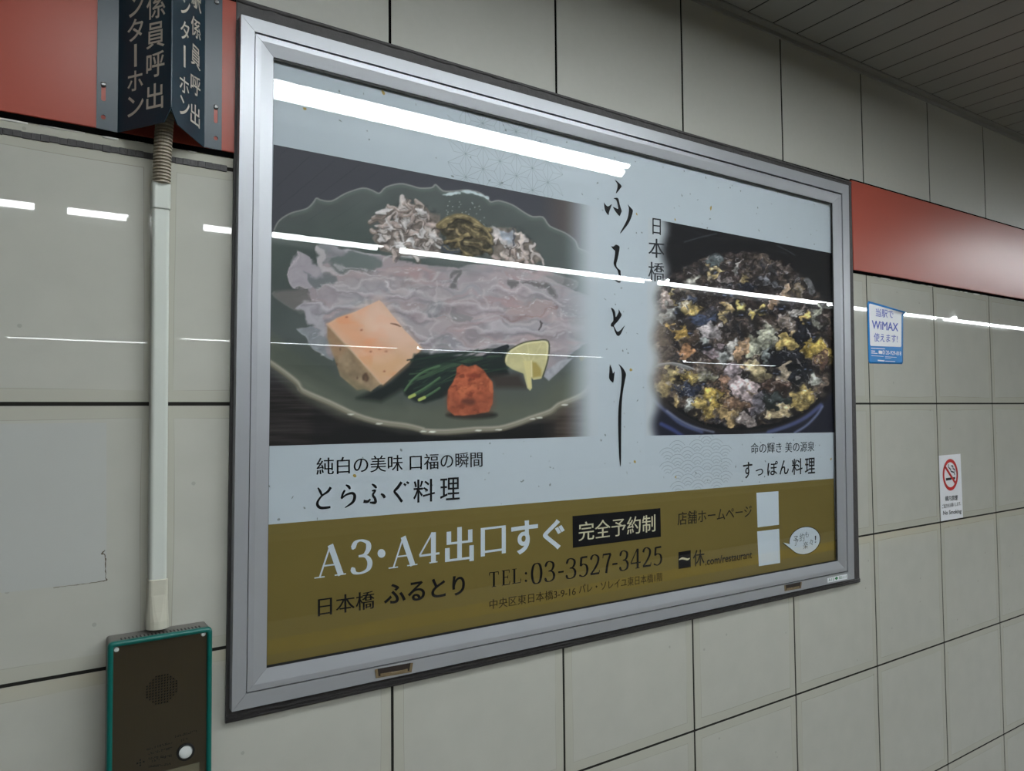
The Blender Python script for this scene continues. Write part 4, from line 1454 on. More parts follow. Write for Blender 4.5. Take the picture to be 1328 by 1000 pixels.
for i in range(170):
    x, y = R3.uniform(852, 1074), R3.uniform(332, 548)
    if inside(x, y):
        a_ = R3.uniform(0, 6.28)
        r = R3.uniform(1, 2.6)
        sp.stroke([(x + r * math.cos(a_ + k), y + .8 * r * math.sin(a_ + k), .8) for k in (0, .9, 1.8, 2.7)], R3.choice([(176, 176, 186), (150, 146, 160), (196, 192, 196), (128, 120, 128)]), .8, 1.1, R3.uniform(.4, .85), 2)
for i in range(16):
    x, y = R3.uniform(880, 1060), R3.uniform(345, 520)
    if inside(x, y):
        w_ = R3.uniform(4, 10)
        sp.blob(x, y, w_, w_ * .5, (17, 19, 25), 2.5, .85, R3.uniform(-.8, .8), .4)
        for k in range(3):
            sp.blob(x + R3.uniform(-w_, w_) * .6, y + R3.uniform(-w_, w_) * .25, 1.6, .6, (96, 110, 150), 1.2, .8)
# spoon edge entering from the left
sp.poly(mp(F_, [(70, 300), (110, 270), (200, 265), (300, 290), (350, 312), (300, 312), (180, 280), (130, 290)]), (118, 120, 122), 2, .9)
sp.stroke(mp(F_, [(100, 280), (200, 268), (300, 292), (350, 315)]), (186, 188, 190), 1, 1.2, .8)
left_warm = np.clip(1 - (sp.px - 850) / 30, 0, 1) * np.clip((sp.py - 372) / 30, 0, 1) * np.clip((540 - sp.py) / 40, 0, 1) * .6
sp.c = sp.c * (1 - left_warm[..., None]) + np.array((150, 132, 116)) * left_warm[..., None]
edge = 862 + 3.0 * np.sin(sp.py / 9.0) - 12 * np.clip((sp.py - 350) / 60, 0, 1)
fade = 1 - np.clip((sp.px - (edge - 10)) / 20, 0, 1)
fade = (fade * fade * (3 - 2 * fade))[..., None]
sp.c = sp.c * (1 - fade) + np.array(PAPER) * fade
sp.build('stew_photo', poster, PRINT_K, 0.7)

# ------------------------------------------------------------------ the poster's lettering
LD = DP + 0.0006
ER = 0.012
# brush title, upright down the middle
G1, G2, G3 = crop(775, 225, 8), crop(775, 350, 8), crop(775, 460, 6.667)
ttl = [Flat(LD) for _ in range(4)]
for f, polys in ((G1, [[(178, 66), (215, 92), (243, 120), (249, 136), (232, 160), (205, 195), (190, 206), (196, 180), (205, 150), (205, 110)],
                       [(66, 300), (80, 320), (108, 342), (146, 318), (138, 350), (120, 400), (115, 430), (104, 424), (80, 390), (70, 350)],
                       [(166, 258), (190, 252), (208, 254), (218, 268), (232, 330), (250, 388), (246, 405), (232, 438), (224, 440), (190, 400), (160, 348), (185, 356), (214, 366), (205, 310), (190, 272)],
                       [(313, 320), (335, 345), (362, 375), (366, 395), (352, 450), (320, 520), (270, 585), (236, 624), (242, 600), (280, 530), (312, 460), (324, 390), (322, 350)],
                       [(140, 756), (165, 758), (190, 738), (222, 752), (229, 770), (220, 830), (205, 900), (196, 930), (196, 960), (212, 985), (240, 1010), (232, 1030), (205, 1000), (178, 965), (166, 930), (176, 870), (182, 806), (168, 792)]]),
                 (G2, [[(205, -10), (228, 0), (242, 50), (240, 90), (238, 128), (222, 134), (200, 126), (168, 92), (200, 104), (220, 108), (222, 60), (212, 20)],
                       [(138, 396), (160, 402), (182, 436), (188, 490), (205, 465), (218, 440), (220, 410), (236, 440), (250, 464), (240, 492), (205, 540), (172, 576), (182, 605), (206, 642), (240, 622), (282, 576), (262, 622), (238, 670), (216, 686), (196, 674), (176, 630), (164, 592), (145, 590), (136, 572), (146, 548), (162, 530), (162, 480), (152, 430)]]),
                 (G3, [[(104, 98), (118, 106), (128, 140), (134, 162), (147, 145), (144, 190), (136, 240), (122, 234), (100, 205), (102, 150)],
                       [(182, 82), (215, 110), (240, 150), (246, 176), (234, 240), (218, 330), (208, 450), (205, 600), (204, 780), (203, 920), (198, 966), (192, 930), (184, 830), (178, 600), (182, 450), (196, 330), (208, 220), (206, 150), (196, 110)]])):
    for p in polys:
        i_ = 0 if f is G1 and polys.index(p) < 4 else 1 if (f is G1 or polys.index(p) == 0 and f is G2) else 2 if f is G2 else 3
        ttl[i_].poly([f(*q) for q in smooth(p, 3, True)])
for q in ttl:
    q.build('title_character', M['ink'], poster)

H1 = crop(830, 275, 10.52)
t = Flat(LD)
for ch, L, R_, T, B in (('日', 170, 285, 92, 312), ('本', 115, 332, 368, 628), ('橋', 113, 330, 688, 950)):
    t.text(ch, H1(L, B - 10), H1(R_, B + 4), H1(L, T - 12), 0.01, 0.012)
t.build('place_lettering', M['softink'], poster)

K1 = crop(400, 575, 5.533)
t = Flat(LD)
t.text('純白の美味 口福の瞬間', K1(57, 229), K1(1250, 168), K1(57, 104), 0.010, ER)
t.build('fish_caption', M['ink'], poster)
t = Flat(LD)
for st in ([(68, 318, 1.6), (84, 345, 3.2), (96, 372, 2.6)], [(160, 315, 3.6), (140, 345, 3.4), (95, 378, 2.4), (66, 420, 3.2), (68, 448, 3.8), (95, 464, 3.6), (158, 458, 3)],
           [(268, 298, 1.6), (290, 312, 3.6), (298, 330, 2.2)], [(262, 336, 2.4), (248, 360, 3), (236, 396, 2.4)], [(236, 398, 2), (270, 370, 2.6), (315, 358, 3.4), (332, 380, 4), (318, 422, 3.6), (262, 462, 1.2)],
           [(455, 292, 1.6), (475, 306, 3.4), (488, 322, 2.2)], [(455, 342, 2), (480, 338, 2.4), (462, 370, 3), (478, 398, 3.4), (478, 425, 4), (440, 424, 2)], [(395, 416, 4.2), (425, 418, 3.6), (445, 400, 2)], [(520, 362, 2), (538, 375, 3.8), (548, 392, 3.4)],
           [(668, 278, 3.6), (640, 318, 3.8), (618, 345, 3.2), (640, 375, 3.4), (672, 420, 3.4)], [(684, 290, 2), (700, 302, 3)], [(704, 276, 2), (720, 288, 3)]):
    brush(t, [(*K1(p[0], p[1]), p[2]) for p in st], 5)
t.text('料', K1(752, 428), K1(908, 416), K1(752, 262), 0.011, 0.008)
t.text('理', K1(945, 412), K1(1086, 402), K1(945, 250), 0.011, 0.008)
t.build('fish_dish_name', M['ink'], poster)

K2 = crop(400, 665, 3.906)
K3 = crop(620, 650, 5.312)
t = Flat(LD)
nib(t, 'A', K2(30, 334), K2(190, 312), K2(30, 172), 0.2, 0.05)
nib(t, '3', K2(218, 312), K2(318, 298), K2(218, 146), 0.17, 0.06)
nib(t, 'A', K2(406, 284), K2(552, 264), K2(406, 130), 0.2, 0.05)
nib(t, '4', K2(560, 264), K2(664, 249), K2(560, 108), 0.18, 0.06)
t.poly([K2(370 + 20 * math.cos(k * .393), 206 + 22 * math.sin(k * .393)) for k in range(16)])
for ch, L, R_, bl, br, tl in (('出', 692, 838, 262, 243, 80), ('口', 873, 1000, 223, 205, 78), ('す', 1027, 1163, 218, 199, 48), ('ぐ', 1188, 1298, 196, 181, 40)):
    t.text(ch, K2(L, bl), K2(R_, br), K2(L, tl), 0.026, 0.034 if ch in '出口' else 0.008)
t.build('exit_lettering', M['white'], poster)

t = Flat(LD)
t.text('日本橋', K2(48, 527), K2(334, 484), K2(48, 432), 0.012, 0.014)
t.text('ふるとり', K2(382, 470), K2(793, 414), K2(382, 364), 0.026, 0.01)
t.build('shop_lettering', M['ink'], poster)
t = Flat(LD)
for ch, L, R_, bl, br, tl in (('T', 76, 142, 595, 586, 491), ('E', 160, 222, 583, 574, 478), ('L', 232, 297, 571, 562, 468)):
    nib(t, ch, K3(L, bl), K3(R_, br), K3(L, tl), 0.15, 0.04)
for y in (497, 549):
    t.poly([K3(330 + 8 * math.cos(k * .524), y + 9 * math.sin(k * .524)) for k in range(12)])
for ch, L, R_, bl, br, tl in (('0', 367, 440, 573, 562, 434), ('3', 460, 528, 557, 547, 420), ('3', 606, 674, 537, 527, 400), ('5', 697, 757, 523, 514, 386), ('2', 772, 838, 511, 501, 374), ('7', 858, 916, 500, 490, 364),
                              ('3', 975, 1035, 481, 472, 346), ('4', 1050, 1120, 470, 459, 334), ('2', 1133, 1193, 456, 448, 324), ('5', 1210, 1266, 445, 436, 318)):
    nib(t, ch, K3(L, bl), K3(R_, br), K3(L, tl), 0.145, 0.045)
for L, R_, y in ((552, 590, 488), (925, 960, 433)):
    t.poly([K3(L, y + 8), K3(R_, y + 3), K3(R_, y - 9), K3(L, y - 4)])
t.build('phone_lettering', M['ink'], poster)
t = Flat(LD)
t.text('中央区東日本橋3-9-16', K3(78, 748), K3(673, 650), K3(78, 680), 0.010, 0.01)
t.text('パレ・ソレイユ東日本橋1階', K3(695, 640), K3(1270, 549), K3(695, 575), 0.010, 0.01)
t.build('address_lettering', M['ink'], poster)

t = Flat(DP + 0.0004)
t.poly([K3(650, 103), K3(1256, 48), K3(1260, 245), K3(653, 322)])
bb = t.build('black_box', M['ink'], poster)
t = Flat(LD)
t.text('完全予約制', K3(693, 276), K3(1222, 208), K3(693, 146), 0.010, 0.012)
t.build('reservation_lettering', M['creamink'], bb)

K4 = crop(950, 565, 11.07)
t = Flat(LD)
t.text('命の輝き 美の源泉', K4(262, 262), K4(1175, 224), K4(262, 106), 0.008, ER)
t.build('stew_caption', M['softink'], poster)
t = Flat(LD)
for ch, L, R_, bl, br, tl in (('す', 150, 285, 622, 606, 385), ('っ', 332, 440, 578, 570, 480), ('ぽ', 500, 650, 578, 566, 372), ('ん', 675, 808, 562, 553, 355), ('料', 850, 1005, 566, 552, 335), ('理', 1040, 1185, 553, 540, 325)):
    t.text(ch, K4(L, bl), K4(R_, br), K4(L, tl), 0.014, 0.006)
t.build('stew_dish_name', M['ink'], poster)

K5 = crop(870, 630, 6.324)
t = Flat(LD)
t.text('店舗ホームページ', K5(55, 326), K5(664, 256), K5(55, 218), 0.009, 0.01)
t.build('homepage_lettering', M['ink'], poster)
t = Flat(LD)
t.text('休', K5(182, 664), K5(275, 652), K5(182, 530), 0.012, 0.012)
t.text('.com/restaurant', K5(282, 655), K5(666, 594), K5(282, 590), 0.02, 0.0)
t.poly([K5(62, 545), K5(163, 529), K5(163, 669), K5(63, 684)])
t.build('booking_lettering', M['ink'], poster)
t = Flat(LD + 0.0002)
q = smooth([(68, 607, 1), (92, 596, 2.2), (118, 600, 2.2), (138, 604, 2), (155, 594, 1)], 4)
t.ribbon3([at(*K5(p[0], p[1]), t.d) for p in q], [p[2] * .0022 for p in q], (0, -1, 0))
t.build('logo_stroke', M['creamink'], poster)
t = Flat(DP + 0.0004)
t.poly([K5(702, 58), K5(882, 45), K5(887, 320), K5(712, 342)])
t.build('white_square', M['white'], poster)
t = Flat(DP + 0.0004)
t.poly([K5(708, 375), K5(888, 353), K5(897, 633), K5(722, 660)])
t.build('white_square', M['white'], poster)
t = Flat(DP + 0.0004)
def bubble(f, g):
    pts = []
    for k in range(48):
        a = 2 * math.pi * k / 48
        x, y = 1098 + (126 + g) * math.cos(a), 450 + (112 + g) * math.sin(a) - 14 * math.cos(a)
        if 2.62 < a < 2.95:
            continue
        pts.append((x, y))
        if 2.4 < a < 2.62:
            pts.append((918 - 2 * g, 466))
    f.poly([K5(*p) for p in pts])
bubble(t, 4)
bo = t.build('bubble_outline', M['ink'], poster)
t = Flat(LD)
bubble(t, -2)
bw = t.build('speech_bubble', M['white'], bo)
t = Flat(LD + 0.0002)
for ch, L, R_, bl, br, tl in (('予', 1005, 1046, 494, 488, 416), ('約', 1056, 1096, 462, 455, 392), ('も', 1101, 1130, 426, 421, 378), ('楽', 1085, 1125, 522, 515, 462), ('々', 1138, 1166, 492, 487, 440), ('！', 1180, 1193, 468, 465, 412)):
    t.text(ch, K5(L, bl), K5(R_, br), K5(L, tl), 0.0, 0.01)
t.build('bubble_lettering', M['softink'], bo)

# ------------------------------------------------------------------ folded call sign
S6 = crop(100, 0, 4.764)
FLX, FRX, MX, DA, DF = -0.4622, -0.3352, -0.3982, 0.0885, 0.0065
TOP = Z0 + 0.686
sign = empty('call_sign', (MX, -0.005, Z0 + 0.43), 'dark teal folded metal sign with grey lettering fixed above the conduit', 'sign')
PL = (np.array((FLX, -DF, 0)), np.array((-(DA - DF), -(MX - FLX), 0)))
PR = (np.array((FRX, -DF, 0)), np.array(((DA - DF), -(FRX - MX), 0)))
PL = (PL[0], PL[1] / np.linalg.norm(PL[1]))
PR = (PR[0], PR[1] / np.linalg.norm(PR[1]))
th = 0.0016
def sheet(bm, pts, n):
    n = Vector(n) * th
    add_loft(bm, [[p - n for p in pts], pts])
bm = bmesh.new()
Lb = [on_plane(*S6(250, 818), *PL), on_plane(*S6(535, 755), *PL), on_plane(*S6(589, 662), *PL)]
Lb[0].x, Lb[0].y = FLX, -DF
Lb[2].x, Lb[2].y = MX, -DA
sheet(bm, [Lb[0], Lb[1], Lb[2], Vector((MX, -DA, TOP)), Vector((FLX, -DF, TOP))], PL[1])
Rb = [Vector((MX, -DA, Lb[2].z)), on_plane(*S6(620, 768), *PR), on_plane(*S6(782, 908), *PR)]
Rb[2].x, Rb[2].y = FRX, -DF
sheet(bm, [Rb[0], Rb[1], Rb[2], Vector((FRX, -DF, TOP)), Vector((MX, -DA, TOP))], PR[1])
# rounded fold along the ridge
add_cyl(bm, (MX, -DA + 0.0012, Lb[2].z), (0, 0, 1), 0.0016, TOP - Lb[2].z, 12)
bmesh.ops.recalc_face_normals(bm, faces=bm.faces)
obj('folded_sheet', bm, M['teal'], sign)


def circ(cx, cy, rx, ry, n=16):
    return [(cx + rx * math.cos(2 * math.pi * k / n), cy + ry * math.sin(2 * math.pi * k / n)) for k in range(n)]


def slot(cx, z0, z1, r):
    return [(cx + r * math.cos(a), z1 + r * math.sin(a)) for a in np.linspace(0, math.pi, 9)] + [(cx + r * math.cos(a), z0 + r * math.sin(a)) for a in np.linspace(math.pi, 2 * math.pi, 9)]


for side in (0, 1):
    if side == 0:
        qs = [S6(118, 790), S6(250, 818)]
        sl_t, sl_b, ho_, scs = S6(163, 524), S6(163, 620), S6(162, 723), [S6(163, 522)]
    else:
        qs = [S6(783, 908), S6(893, 930)]
        sl_t, sl_b, ho_, scs = S6(857, 665), S6(857, 757), S6(857, 854), [S6(858, 661), S6(862, 14)]
    a, b = at(*qs[0], DF), at(*qs[1], DF)
    xa, xb = (a.x, FLX) if side == 0 else (FRX, b.x)
    outer = [(xa, a.z), (xb, b.z), (xb, TOP), (xa, TOP)]
    s0, s1, hh = at(*sl_b, DF), at(*sl_t, DF), at(*ho_, DF)
    holes = [slot(s0.x, s0.z + 0.002, s1.z, 0.0031), circ(hh.x, hh.z, 0.0033, 0.0036)]
    vs, fs = plate(outer, holes, (1, 0, 0), (0, 0, 1), (0, -DF + th / 2, 0), (0, -1, 0), th)
    fo = from_data('mounting_flange', vs, fs, M['teal'], sign)
    for sc in scs:
        p = at(*sc, DF)
        bm = bmesh.new()
        add_loft(bm, [[p + Vector((r * math.cos(k * .3927), -h, r * math.sin(k * .3927))) for k in range(16)] for r, h in ((.0040, -0.002), (.0040, .0008), (.0031, .002), (.0014, .0026))])
        for k in (0.4, 1.97):
            c, s = math.cos(k), math.sin(k)
            add_loft(bm, [[p + Vector((u * c - v * s, -h, u * s + v * c)) for u, v in ((-.0028, -.0004), (.0028, -.0004), (.0028, .0004), (-.0028, .0004))] for h in (.001, .0027)])
        bmesh.ops.recalc_face_normals(bm, faces=bm.faces)
        obj('screw', bm, M['steel'], sign)

t = Flat()
for it in (('係', (430, 128), (546, 102), (430, -28)), ('員', (428, 309), (541, 285), (430, 150)), ('呼', (428, 488), (540, 464), (430, 332)), ('出', (428, 688), (532, 665), (430, 528)),
                       None, ('ン', (322, 112), (412, 92), (322, -30)), ('タ', (312, 264), (410, 243), (312, 128)), ('ホ', (312, 572), (408, 550), (312, 448)), ('ン', (312, 728), (412, 706), (312, 602))):
    if it is None:                       # second column of writing
        t.build('lettering', M['signletter'], sign)
        t = Flat()
        continue
    ch, bl, br, tl = it
    t.text(ch, S6(*bl), S6(*br), S6(*tl), 0.008, 0, PL, 0.0004)
t.poly3([on_plane(*S6(*p), *PL) + Vector(PL[1]) * .0004 for p in ((354, 414), (370, 411), (370, 271), (354, 275))])
t.build('lettering', M['signletter'], sign)
t = Flat()
for it in (('駅', (705, 28), (765, 90), (705, -92)), ('係', (702, 205), (762, 262), (702, 82)), ('員', (702, 388), (760, 445), (703, 256)), ('呼', (700, 566), (760, 612), (701, 442)), ('出', (699, 756), (756, 797), (700, 625)),
                       None, ('ン', (640, 76), (697, 112), (640, -40)), ('タ', (637, 232), (692, 262), (637, 115)), ('ホ', (632, 555), (690, 598), (632, 452)), ('ン', (633, 700), (693, 738), (633, 580))):
    if it is None:                       # second column of writing
        t.build('lettering', M['signletter'], sign)
        t = Flat()
        continue
    ch, bl, br, tl = it
    t.text(ch, S6(*bl), S6(*br), S6(*tl), 0.008, 0, PR, 0.0004)
t.poly3([on_plane(*S6(*p), *PR) + Vector(PR[1]) * .0004 for p in ((657, 412), (668, 419), (668, 285), (657, 278))])
t.build('lettering', M['signletter'], sign)

# ------------------------------------------------------------------ conduit from the sign down to the intercom
con = empty('conduit', (-0.401, -0.012, 1.153), 'ivory plastic conduit running down the tiles between the sign and the intercom', 'conduit')
bm = bmesh.new()
rings = []
za, zb = Z0 + 0.35, Z0 + 0.475
n = int((zb - za) / 0.0052)
for i in range(n):
    for dz, r in ((0.0, 0.0104), (0.0007, 0.0134), (0.0029, 0.0134), (0.0036, 0.0104)):
        z = za + i * 0.0052 + dz
        k = (z - za) / (zb - za)
        cx, cy = -0.4012 + 0.004 * k * k, -0.0225 - 0.016 * k * k
        rings.append([(cx + r * math.cos(a * .3142), cy + r * math.sin(a * .3142), z) for a in range(20)])
add_loft(bm, rings)
bmesh.ops.recalc_face_normals(bm, faces=bm.faces)
obj('corrugated_hose', bm, M['hose'], con)


def rrect(cx, w, d0, d1, z, r=0.005, n=4):
    """rounded rectangle cross-section against the wall"""
    pts = []
    for qx, qy, a0 in ((cx + w / 2 - r, -d1 + r, -90), (cx + w / 2 - r * .3, -d0 - r * .3, 0), (cx - w / 2 + r * .3, -d0 - r * .3, 90), (cx - w / 2 + r, -d1 + r, 180)):
        rr = r if qy < -(d0 + d1) / 2 else r * .3
        for k in range(n + 1):
            t = math.radians(a0 + 90 * k / n)
            pts.append((qx + rr * math.cos(t), qy + rr * math.sin(t), z))
    return pts


p_t, p_b = at(210, 270, 0.027), at(206, 752, 0.027)
cx_t, cx_b = -0.4015, -0.4012
bm = bmesh.new()
add_loft(bm, [rrect(cx_b, 0.0246, 0.0003, 0.026, p_b.z - 0.004), rrect(cx_t, 0.0246, 0.0003, 0.026, p_t.z + 0.01)])
bmesh.ops.recalc_face_normals(bm, faces=bm.faces)
obj('duct_cover', bm, M['pvc'], con, False)
bm = bmesh.new()
zs0, zs1 = at(210, 270, 0.03).z, at(210, 234, 0.03).z
add_loft(bm, [rrect(cx_t, 0.0252, 0.0003, 0.0275, zs0), rrect(cx_t, 0.0268, 0.0003, 0.029, zs0 + 0.0012), rrect(cx_t, 0.0268, 0.0003, 0.029, zs1 - 0.001), rrect(cx_t, 0.0255, 0.0003, 0.028, zs1)])
bmesh.ops.recalc_face_normals(bm, faces=bm.faces)
obj('socket', bm, M['pvc'], con)
bm = bmesh.new()
z1, z2, z3 = at(206, 752, 0.029).z, at(206, 772, 0.03).z, at(206, 817, 0.036).z
add_loft(bm, [rrect(cx_b, 0.0258, 0.0003, 0.0275, z1), rrect(cx_b, 0.0272, 0.0003, 0.029, z1 - 0.001), rrect(cx_b, 0.0274, 0.0003, 0.0292, z2),
              rrect(cx_b, 0.0276, 0.0005, 0.0298, z2 - 0.003, .007), rrect(cx_b, 0.0305, 0.002, 0.033, (z2 + z3) / 2, .011), rrect(cx_b, 0.0325, 0.004, 0.0362, z3 + 0.012, .015), rrect(cx_b, 0.0325, 0.004, 0.0362, z3, .015)])
bmesh.ops.recalc_face_normals(bm, faces=bm.faces)
obj('end_fitting', bm, M['pvcold'], con, False)

# ------------------------------------------------------------------ intercom
BX0, BX1, BD = -0.4702, -0.3275, 0.045
BT = Z0 - 0.3480
BB = BT - 0.33
ic = empty('intercom', ((BX0 + BX1) / 2, -0.02, BB), 'wall intercom with a brushed steel face and green bumper edge under the conduit', 'intercom')
bm = bmesh.new()
add_box(bm, BX0 + 0.001, BX1 - 0.001, -BD + 0.004, 0.0, BB, BT, 0.004, 3)
ob = obj('housing', bm, M['boxgrey'], ic)
bm = bmesh.new()
for i in range(22):
    x = BX0 + 0.017 + i * 0.0052
    add_box(bm, x, x + 0.0020, -BD + 0.0055, -BD + 0.017, BT - 0.004, BT + 0.0004)
tag(obj('vent_slots', bm, M['black'], ob), None)
# bumper rim
bm = bmesh.new()
W_ = 0.0072
def ringpts(x0, x1, z0, z1, r, y, n=5):
    pts = []
    for cx, cz, a0 in ((x1 - r, z1 - r, 0), (x0 + r, z1 - r, 90), (x0 + r, z0 + r, 180), (x1 - r, z0 + r, 270)):
        for k in range(n + 1):
            t = math.radians(a0 + 90 * k / n)
            pts.append(Vector((cx + r * math.cos(t), y, cz + r * math.sin(t))))
    return pts
prof = [(0.0, -BD + 0.006, .006), (-0.0012, -BD + 0.001, .007), (-0.0006, -BD - 0.003, .007), (0.0015, -BD - 0.005, .006), (0.005, -BD - 0.005, .004), (0.0066, -BD - 0.003, .003), (0.0068, -BD + 0.002, .003)]
rs = [ringpts(BX0 + i, BX1 - i, BB + i, BT - i, r, y) for i, y, r in prof]
vr = [[bm.verts.new(p) for p in r] for r in rs]
n = len(vr[0])
for a, b in zip(vr[:-1], vr[1:]):
    for i in range(n):
        bm.faces.new((a[i], a[(i + 1) % n], b[(i + 1) % n], b[i]))
bmesh.ops.recalc_face_normals(bm, faces=bm.faces)
obj('bumper_rim', bm, M['green'], ic, True)
FD = BD + 0.0005
holes = []
gx0, gz0 = at(*crop(120, 800, 5)(450, 468), FD).x, at(*crop(120, 800, 5)(450, 470), FD).z
hp = []
for i in range(-5, 6):
    for j in range(-5, 6):
        if abs(i) + abs(j) > 7:
            continue
        hp.append((gx0 + i * 0.00405 * 1.0, gz0 + j * 0.00405))
vs, fs = plate([(p.x, p.z) for p in ringpts(BX0 + .0062, BX1 - .0062, BB + .0062, BT - .0062, .002, 0, 3)], [circ(x, z, .00135, .00135, 8) for x, z in hp], (1, 0, 0), (0, 0, 1), (0, -FD + .0007, 0), (0, -1, 0), .0014)
fpz = from_data('face_plate', vs, fs, M['brushed'], ic)
bm = bmesh.new()
add_cyl(bm, (gx0, -BD + .0035, gz0), (0, -1, 0), .026, .0004, 24)
obj('speaker_mesh', bm, M['black'], fpz)
Q = crop(120, 800, 5)
for sx, sy in ((155, 213), (718, 112)):
    p = at(*Q(sx, sy), FD)
    bm = bmesh.new()
    add_loft(bm, [[p + Vector((r * math.cos(k * .3927), -h, r * math.sin(k * .3927))) for k in range(16)] for r, h in ((.0034, 0.0), (.0034, .0008), (.0022, .0017), (.0006, .0019))])
    bmesh.ops.recalc_face_normals(bm, faces=bm.faces)
    obj('screw', bm, M['button'], ic)
p = at(*Q(603, 874), FD)
bm = bmesh.new()
nn = 28
for r0_, r1_, h0, h1 in ((.0127, .0127, 0, .003), (.0127, .0100, .003, .0034), (.0100, .0098, .0034, .001)):
    add_loft(bm, [[p + Vector((r * math.cos(2 * math.pi * k / nn), -h, r * math.sin(2 * math.pi * k / nn))) for k in range(nn)] for r, h in ((r0_, h0), (r1_, h1))], False)
bmesh.ops.recalc_face_normals(bm, faces=bm.faces)
obj('button_ring', bm, M['black'], ic, False)
bm = bmesh.new()
add_loft(bm, [[p + Vector((r * math.cos(2 * math.pi * k / nn), -h, r * math.sin(2 * math.pi * k / nn))) for k in range(nn)] for r, h in ((.0097, 0), (.0097, .0022), (.0085, .003), (.004, .0034))])
bmesh.ops.recalc_face_normals(bm, faces=bm.faces)
obj('call_button', bm, M['button'], ic, True)
# raised dots and the small etched plate by the button
Q2 = crop(150, 930, 9.486)
bm = bmesh.new()
r2 = random.Random(4)
dots = [(303, 528), (268, 570), (303, 562), (345, 550), (303, 594)]
for x0, x1, y0, y1 in ((385, 695, 400, 312), (410, 690, 455, 380), (410, 690, 512, 475), (450, 690, 545, 470), (410, 690, 612, 575), (735, 1000, 243, 170), (810, 895, 290, 262)):
    k = x0
    while k < x1:
        f = (k - x0) / (x1 - x0)
        for u in (0, 1):
            if r2.random() < .62:
                dots.append((k, y0 + (y1 - y0) * f + (-9 if u else 5)))
        k += r2.choice((13, 13, 22))
for i, d in enumerate(dots):
    c = at(*Q2(*d), FD)
    r = .0016 if i < 5 else .0008
    add_loft(bm, [[c + Vector((q * math.cos(a * 1.0472), -h, q * math.sin(a * 1.0472))) for a in range(6)] for q, h in ((r, -.0003), (r * .75, .0005))])
bmesh.ops.recalc_face_normals(bm, faces=bm.faces)
obj('raised_dots', bm, M['black'], ic)
a_, b_ = at(*Q2(640, 650), FD), at(*Q2(1028, 556), FD)
bm = bmesh.new()
add_box(bm, a_.x - .012, b_.x, -FD - .0006, -FD + .0006, b_.z - .10, b_.z - 0.0)
obj('label_plate', bm, M['plate'], ic)

# ------------------------------------------------------------------ stickers and old tape on the tiles
V = crop(1110, 370, 8.3375)
sd = 0.0008
st = empty('wall_sticker', (1.66, -0.001, Z0 + 0.09), 'blue and white service sticker with a curling top edge on the tiles beside the frame', 'sticker')
P0, P1, P2, P3 = at(*V(124, 168), sd), at(*V(512, 275), sd), at(*V(510, 852), sd), at(*V(138, 845), sd)
def sheet_grid(corners, name, material, parent, curl=0.0, r=0.0, off=0.0, nx=24, nz=30):
    """thin printed sheet; its top right edge lifts away from the wall"""
    W = (corners[1] - corners[0]).length
    vs, fs = [], []
    for j in range(nz + 1):
        for i in range(nx + 1):
            u, v = i / nx, j / nz
            # rounded corners: pull the sides in near top and bottom
            e = 0.0
            dv = min(v, 1 - v) * (corners[0] - corners[3]).length
            if r and dv < r:
                e = (r - math.sqrt(max(r * r - (r - dv) ** 2, 0))) / W
            uu = e + u * (1 - 2 * e)
            p = lerp(lerp(corners[0], corners[1], uu), lerp(corners[3], corners[2], uu), v)
            lift = curl * max(0, uu - .25) ** 1.3 * max(0, 1 - v / 0.10) ** 2
            vs.append(p + Vector((0, -off - lift, -0.55 * lift)))
    for j in range(nz):
        for i in range(nx):
            a = j * (nx + 1) + i
            fs.append((a, a + nx + 1, a + nx + 2, a + 1))
    o = from_data(name, vs, fs, material, parent, True)
    return o
sh = sheet_grid([P0, P1, P2, P3], 'printed_sheet', M['blue'], st, 0.02, 0.006)
so = sh.modifiers.new('thick', 'SOLIDIFY')
so.thickness = 0.0005
so.offset = -1
sheet_grid([at(*V(140, 196), sd), at(*V(492, 288), sd), at(*V(490, 668), sd), at(*V(153, 655), sd)], 'white_panel', M['stickwhite'], sh, 0.011, 0.004, 0.0004)
t = Flat(sd + 0.0012)
t.text('当駅で', V(215, 338), V(406, 360), V(215, 248), 0.004)
t.build('lettering', M['violet'], sh)
t = Flat(sd + 0.0012)
t.text('使えます!', V(195, 608), V(450, 624), V(195, 514), 0.004)
t.build('lettering', M['violet'], sh)
t = Flat(sd + 0.0012)
t.text('WiMAX', V(172, 470), V(458, 500), V(172, 378), 0.02)
t.build('lettering', M['violet'], sh)
t = Flat(sd + 0.0009)
t.text('0120-929-818', V(288, 747), V(490, 760), V(288, 702), 0.014)
t.build('phone_lettering', M['stickwhite'], sh)
t = Flat(sd + 0.0009)
for x0, y0, x1, y1, h in ((164, 680, 315, 688, 8), (166, 710, 208, 713, 10), (166, 732, 234, 737, 8), (246, 722, 284, 726, 34), (166, 760, 300, 770, 5), (316, 772, 440, 780, 5), (316, 786, 380, 790, 4), (236, 812, 310, 818, 14), (318, 820, 425, 824, 7)):
    t.poly([V(x0, y0 - h / 2), V(x0, y0 + h / 2), V(x1, y1 + h / 2), V(x1, y1 - h / 2)])
t.build('small_print', M['stickwhite'], sh)

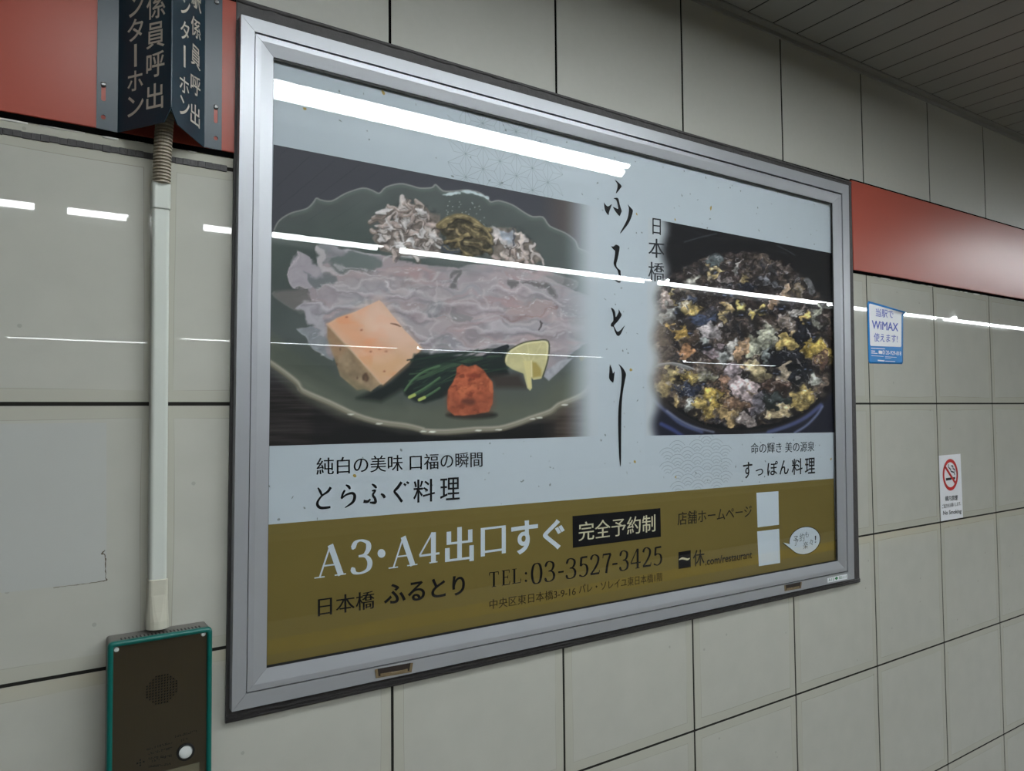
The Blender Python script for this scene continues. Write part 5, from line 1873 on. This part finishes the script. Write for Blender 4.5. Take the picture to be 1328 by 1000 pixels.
N_ = crop(1200, 570, 8.333)
ns = empty('notice_sticker', (2.0, -0.001, Z0 - 0.39), 'small white no smoking sticker with a red prohibition ring on the right tiles', 'sticker')
bm = bmesh.new()
q = [at(*N_(*p), 0.0008) for p in ((148, 175), (380, 155), (408, 843), (172, 884))]
add_loft(bm, [[Vector((p.x, -0.0, p.z)) for p in q], q])
bmesh.ops.recalc_face_normals(bm, faces=bm.faces)
ss = obj('printed_sheet', bm, M['stickwhite'], ns)
t = Flat(0.0012)
t.poly([N_(223, 418), N_(284, 410), N_(284, 436), N_(224, 445)])
t.poly([N_(300, 408), N_(322, 405), N_(322, 430), N_(300, 433)])
for L in ([(250, 268), (252, 300), (272, 322), (280, 345), (310, 356), (318, 385)], [(280, 285), (298, 290), (300, 315), (318, 325), (320, 350)]):
    q = smooth(L, 4)
    t.ribbon3([at(*N_(*p), t.d) for p in q], [.0042] * len(q), (0, -1, 0))
t.build('cigarette_symbol', M['softink'], ss)
t = Flat(0.0012)
t.text('構内禁煙', N_(215, 668), N_(350, 655), N_(215, 612), 0.01)
t.text('ご協力をお願いします。', N_(182, 747), N_(385, 712), N_(182, 702), 0.004)
t.text('No Smoking', N_(192, 830), N_(390, 808), N_(192, 772), 0.02)
t.build('lettering', M['softink'], ss)
t = Flat(0.0014)
cc = at(*N_(272, 381), t.d)
ex = (at(*N_(345, 375), t.d) - cc).x
ez = (at(*N_(272, 228), t.d) - cc).z
ringp = [cc + Vector((ex * math.cos(k * math.pi / 20), 0, ez * math.sin(k * math.pi / 20))) for k in range(42)]
t.ribbon3(ringp, [abs(ex) * 0.24] * 42, (0, -1, 0))
t.ribbon3([at(*N_(212, 290), t.d), at(*N_(325, 470), t.d)], [abs(ex) * 0.2] * 2, (0, -1, 0))
t.build('prohibition_ring', M['redink'], ss)

# old tape: a paler rectangle where a notice was stuck, brown glue at its corner
tr = empty('tape_residue', (-0.55, -0.0005, Z0 - 0.25), 'pale rectangle of old tape residue on the left tiles beside the conduit', 'tape residue')
t = Flat(0.0004)
a_, b_ = at(0, 540, 0), at(138, 753, 0)
c_ = at(138, 548, 0)
t.poly3([(-0.80, -0.0004, c_.z), (c_.x, -0.0004, c_.z), (b_.x, -0.0004, b_.z), (-0.80, -0.0004, b_.z)])
to = t.build('pale_patch', M['residue'], tr)
t = Flat(0.0007)
r2 = random.Random(2)
J = crop(0, 640, 2.777)
for L, w0 in (([(378, 205), (366, 218), (378, 225), (380, 300), (377, 314), (300, 326), (192, 340)], 1.0),):
    q = smooth([(*p,) for p in L], 10)
    t.ribbon3([at(*J(p[0] + r2.uniform(-1.5, 1.5), p[1] + r2.uniform(-1, 1)), t.d) for p in q], [r2.uniform(.0004, .0016) * (1.4 if i < 42 else .8) for i in range(len(q))], (0, -1, 0))
t.build('glue_edge', M['tape'], to)
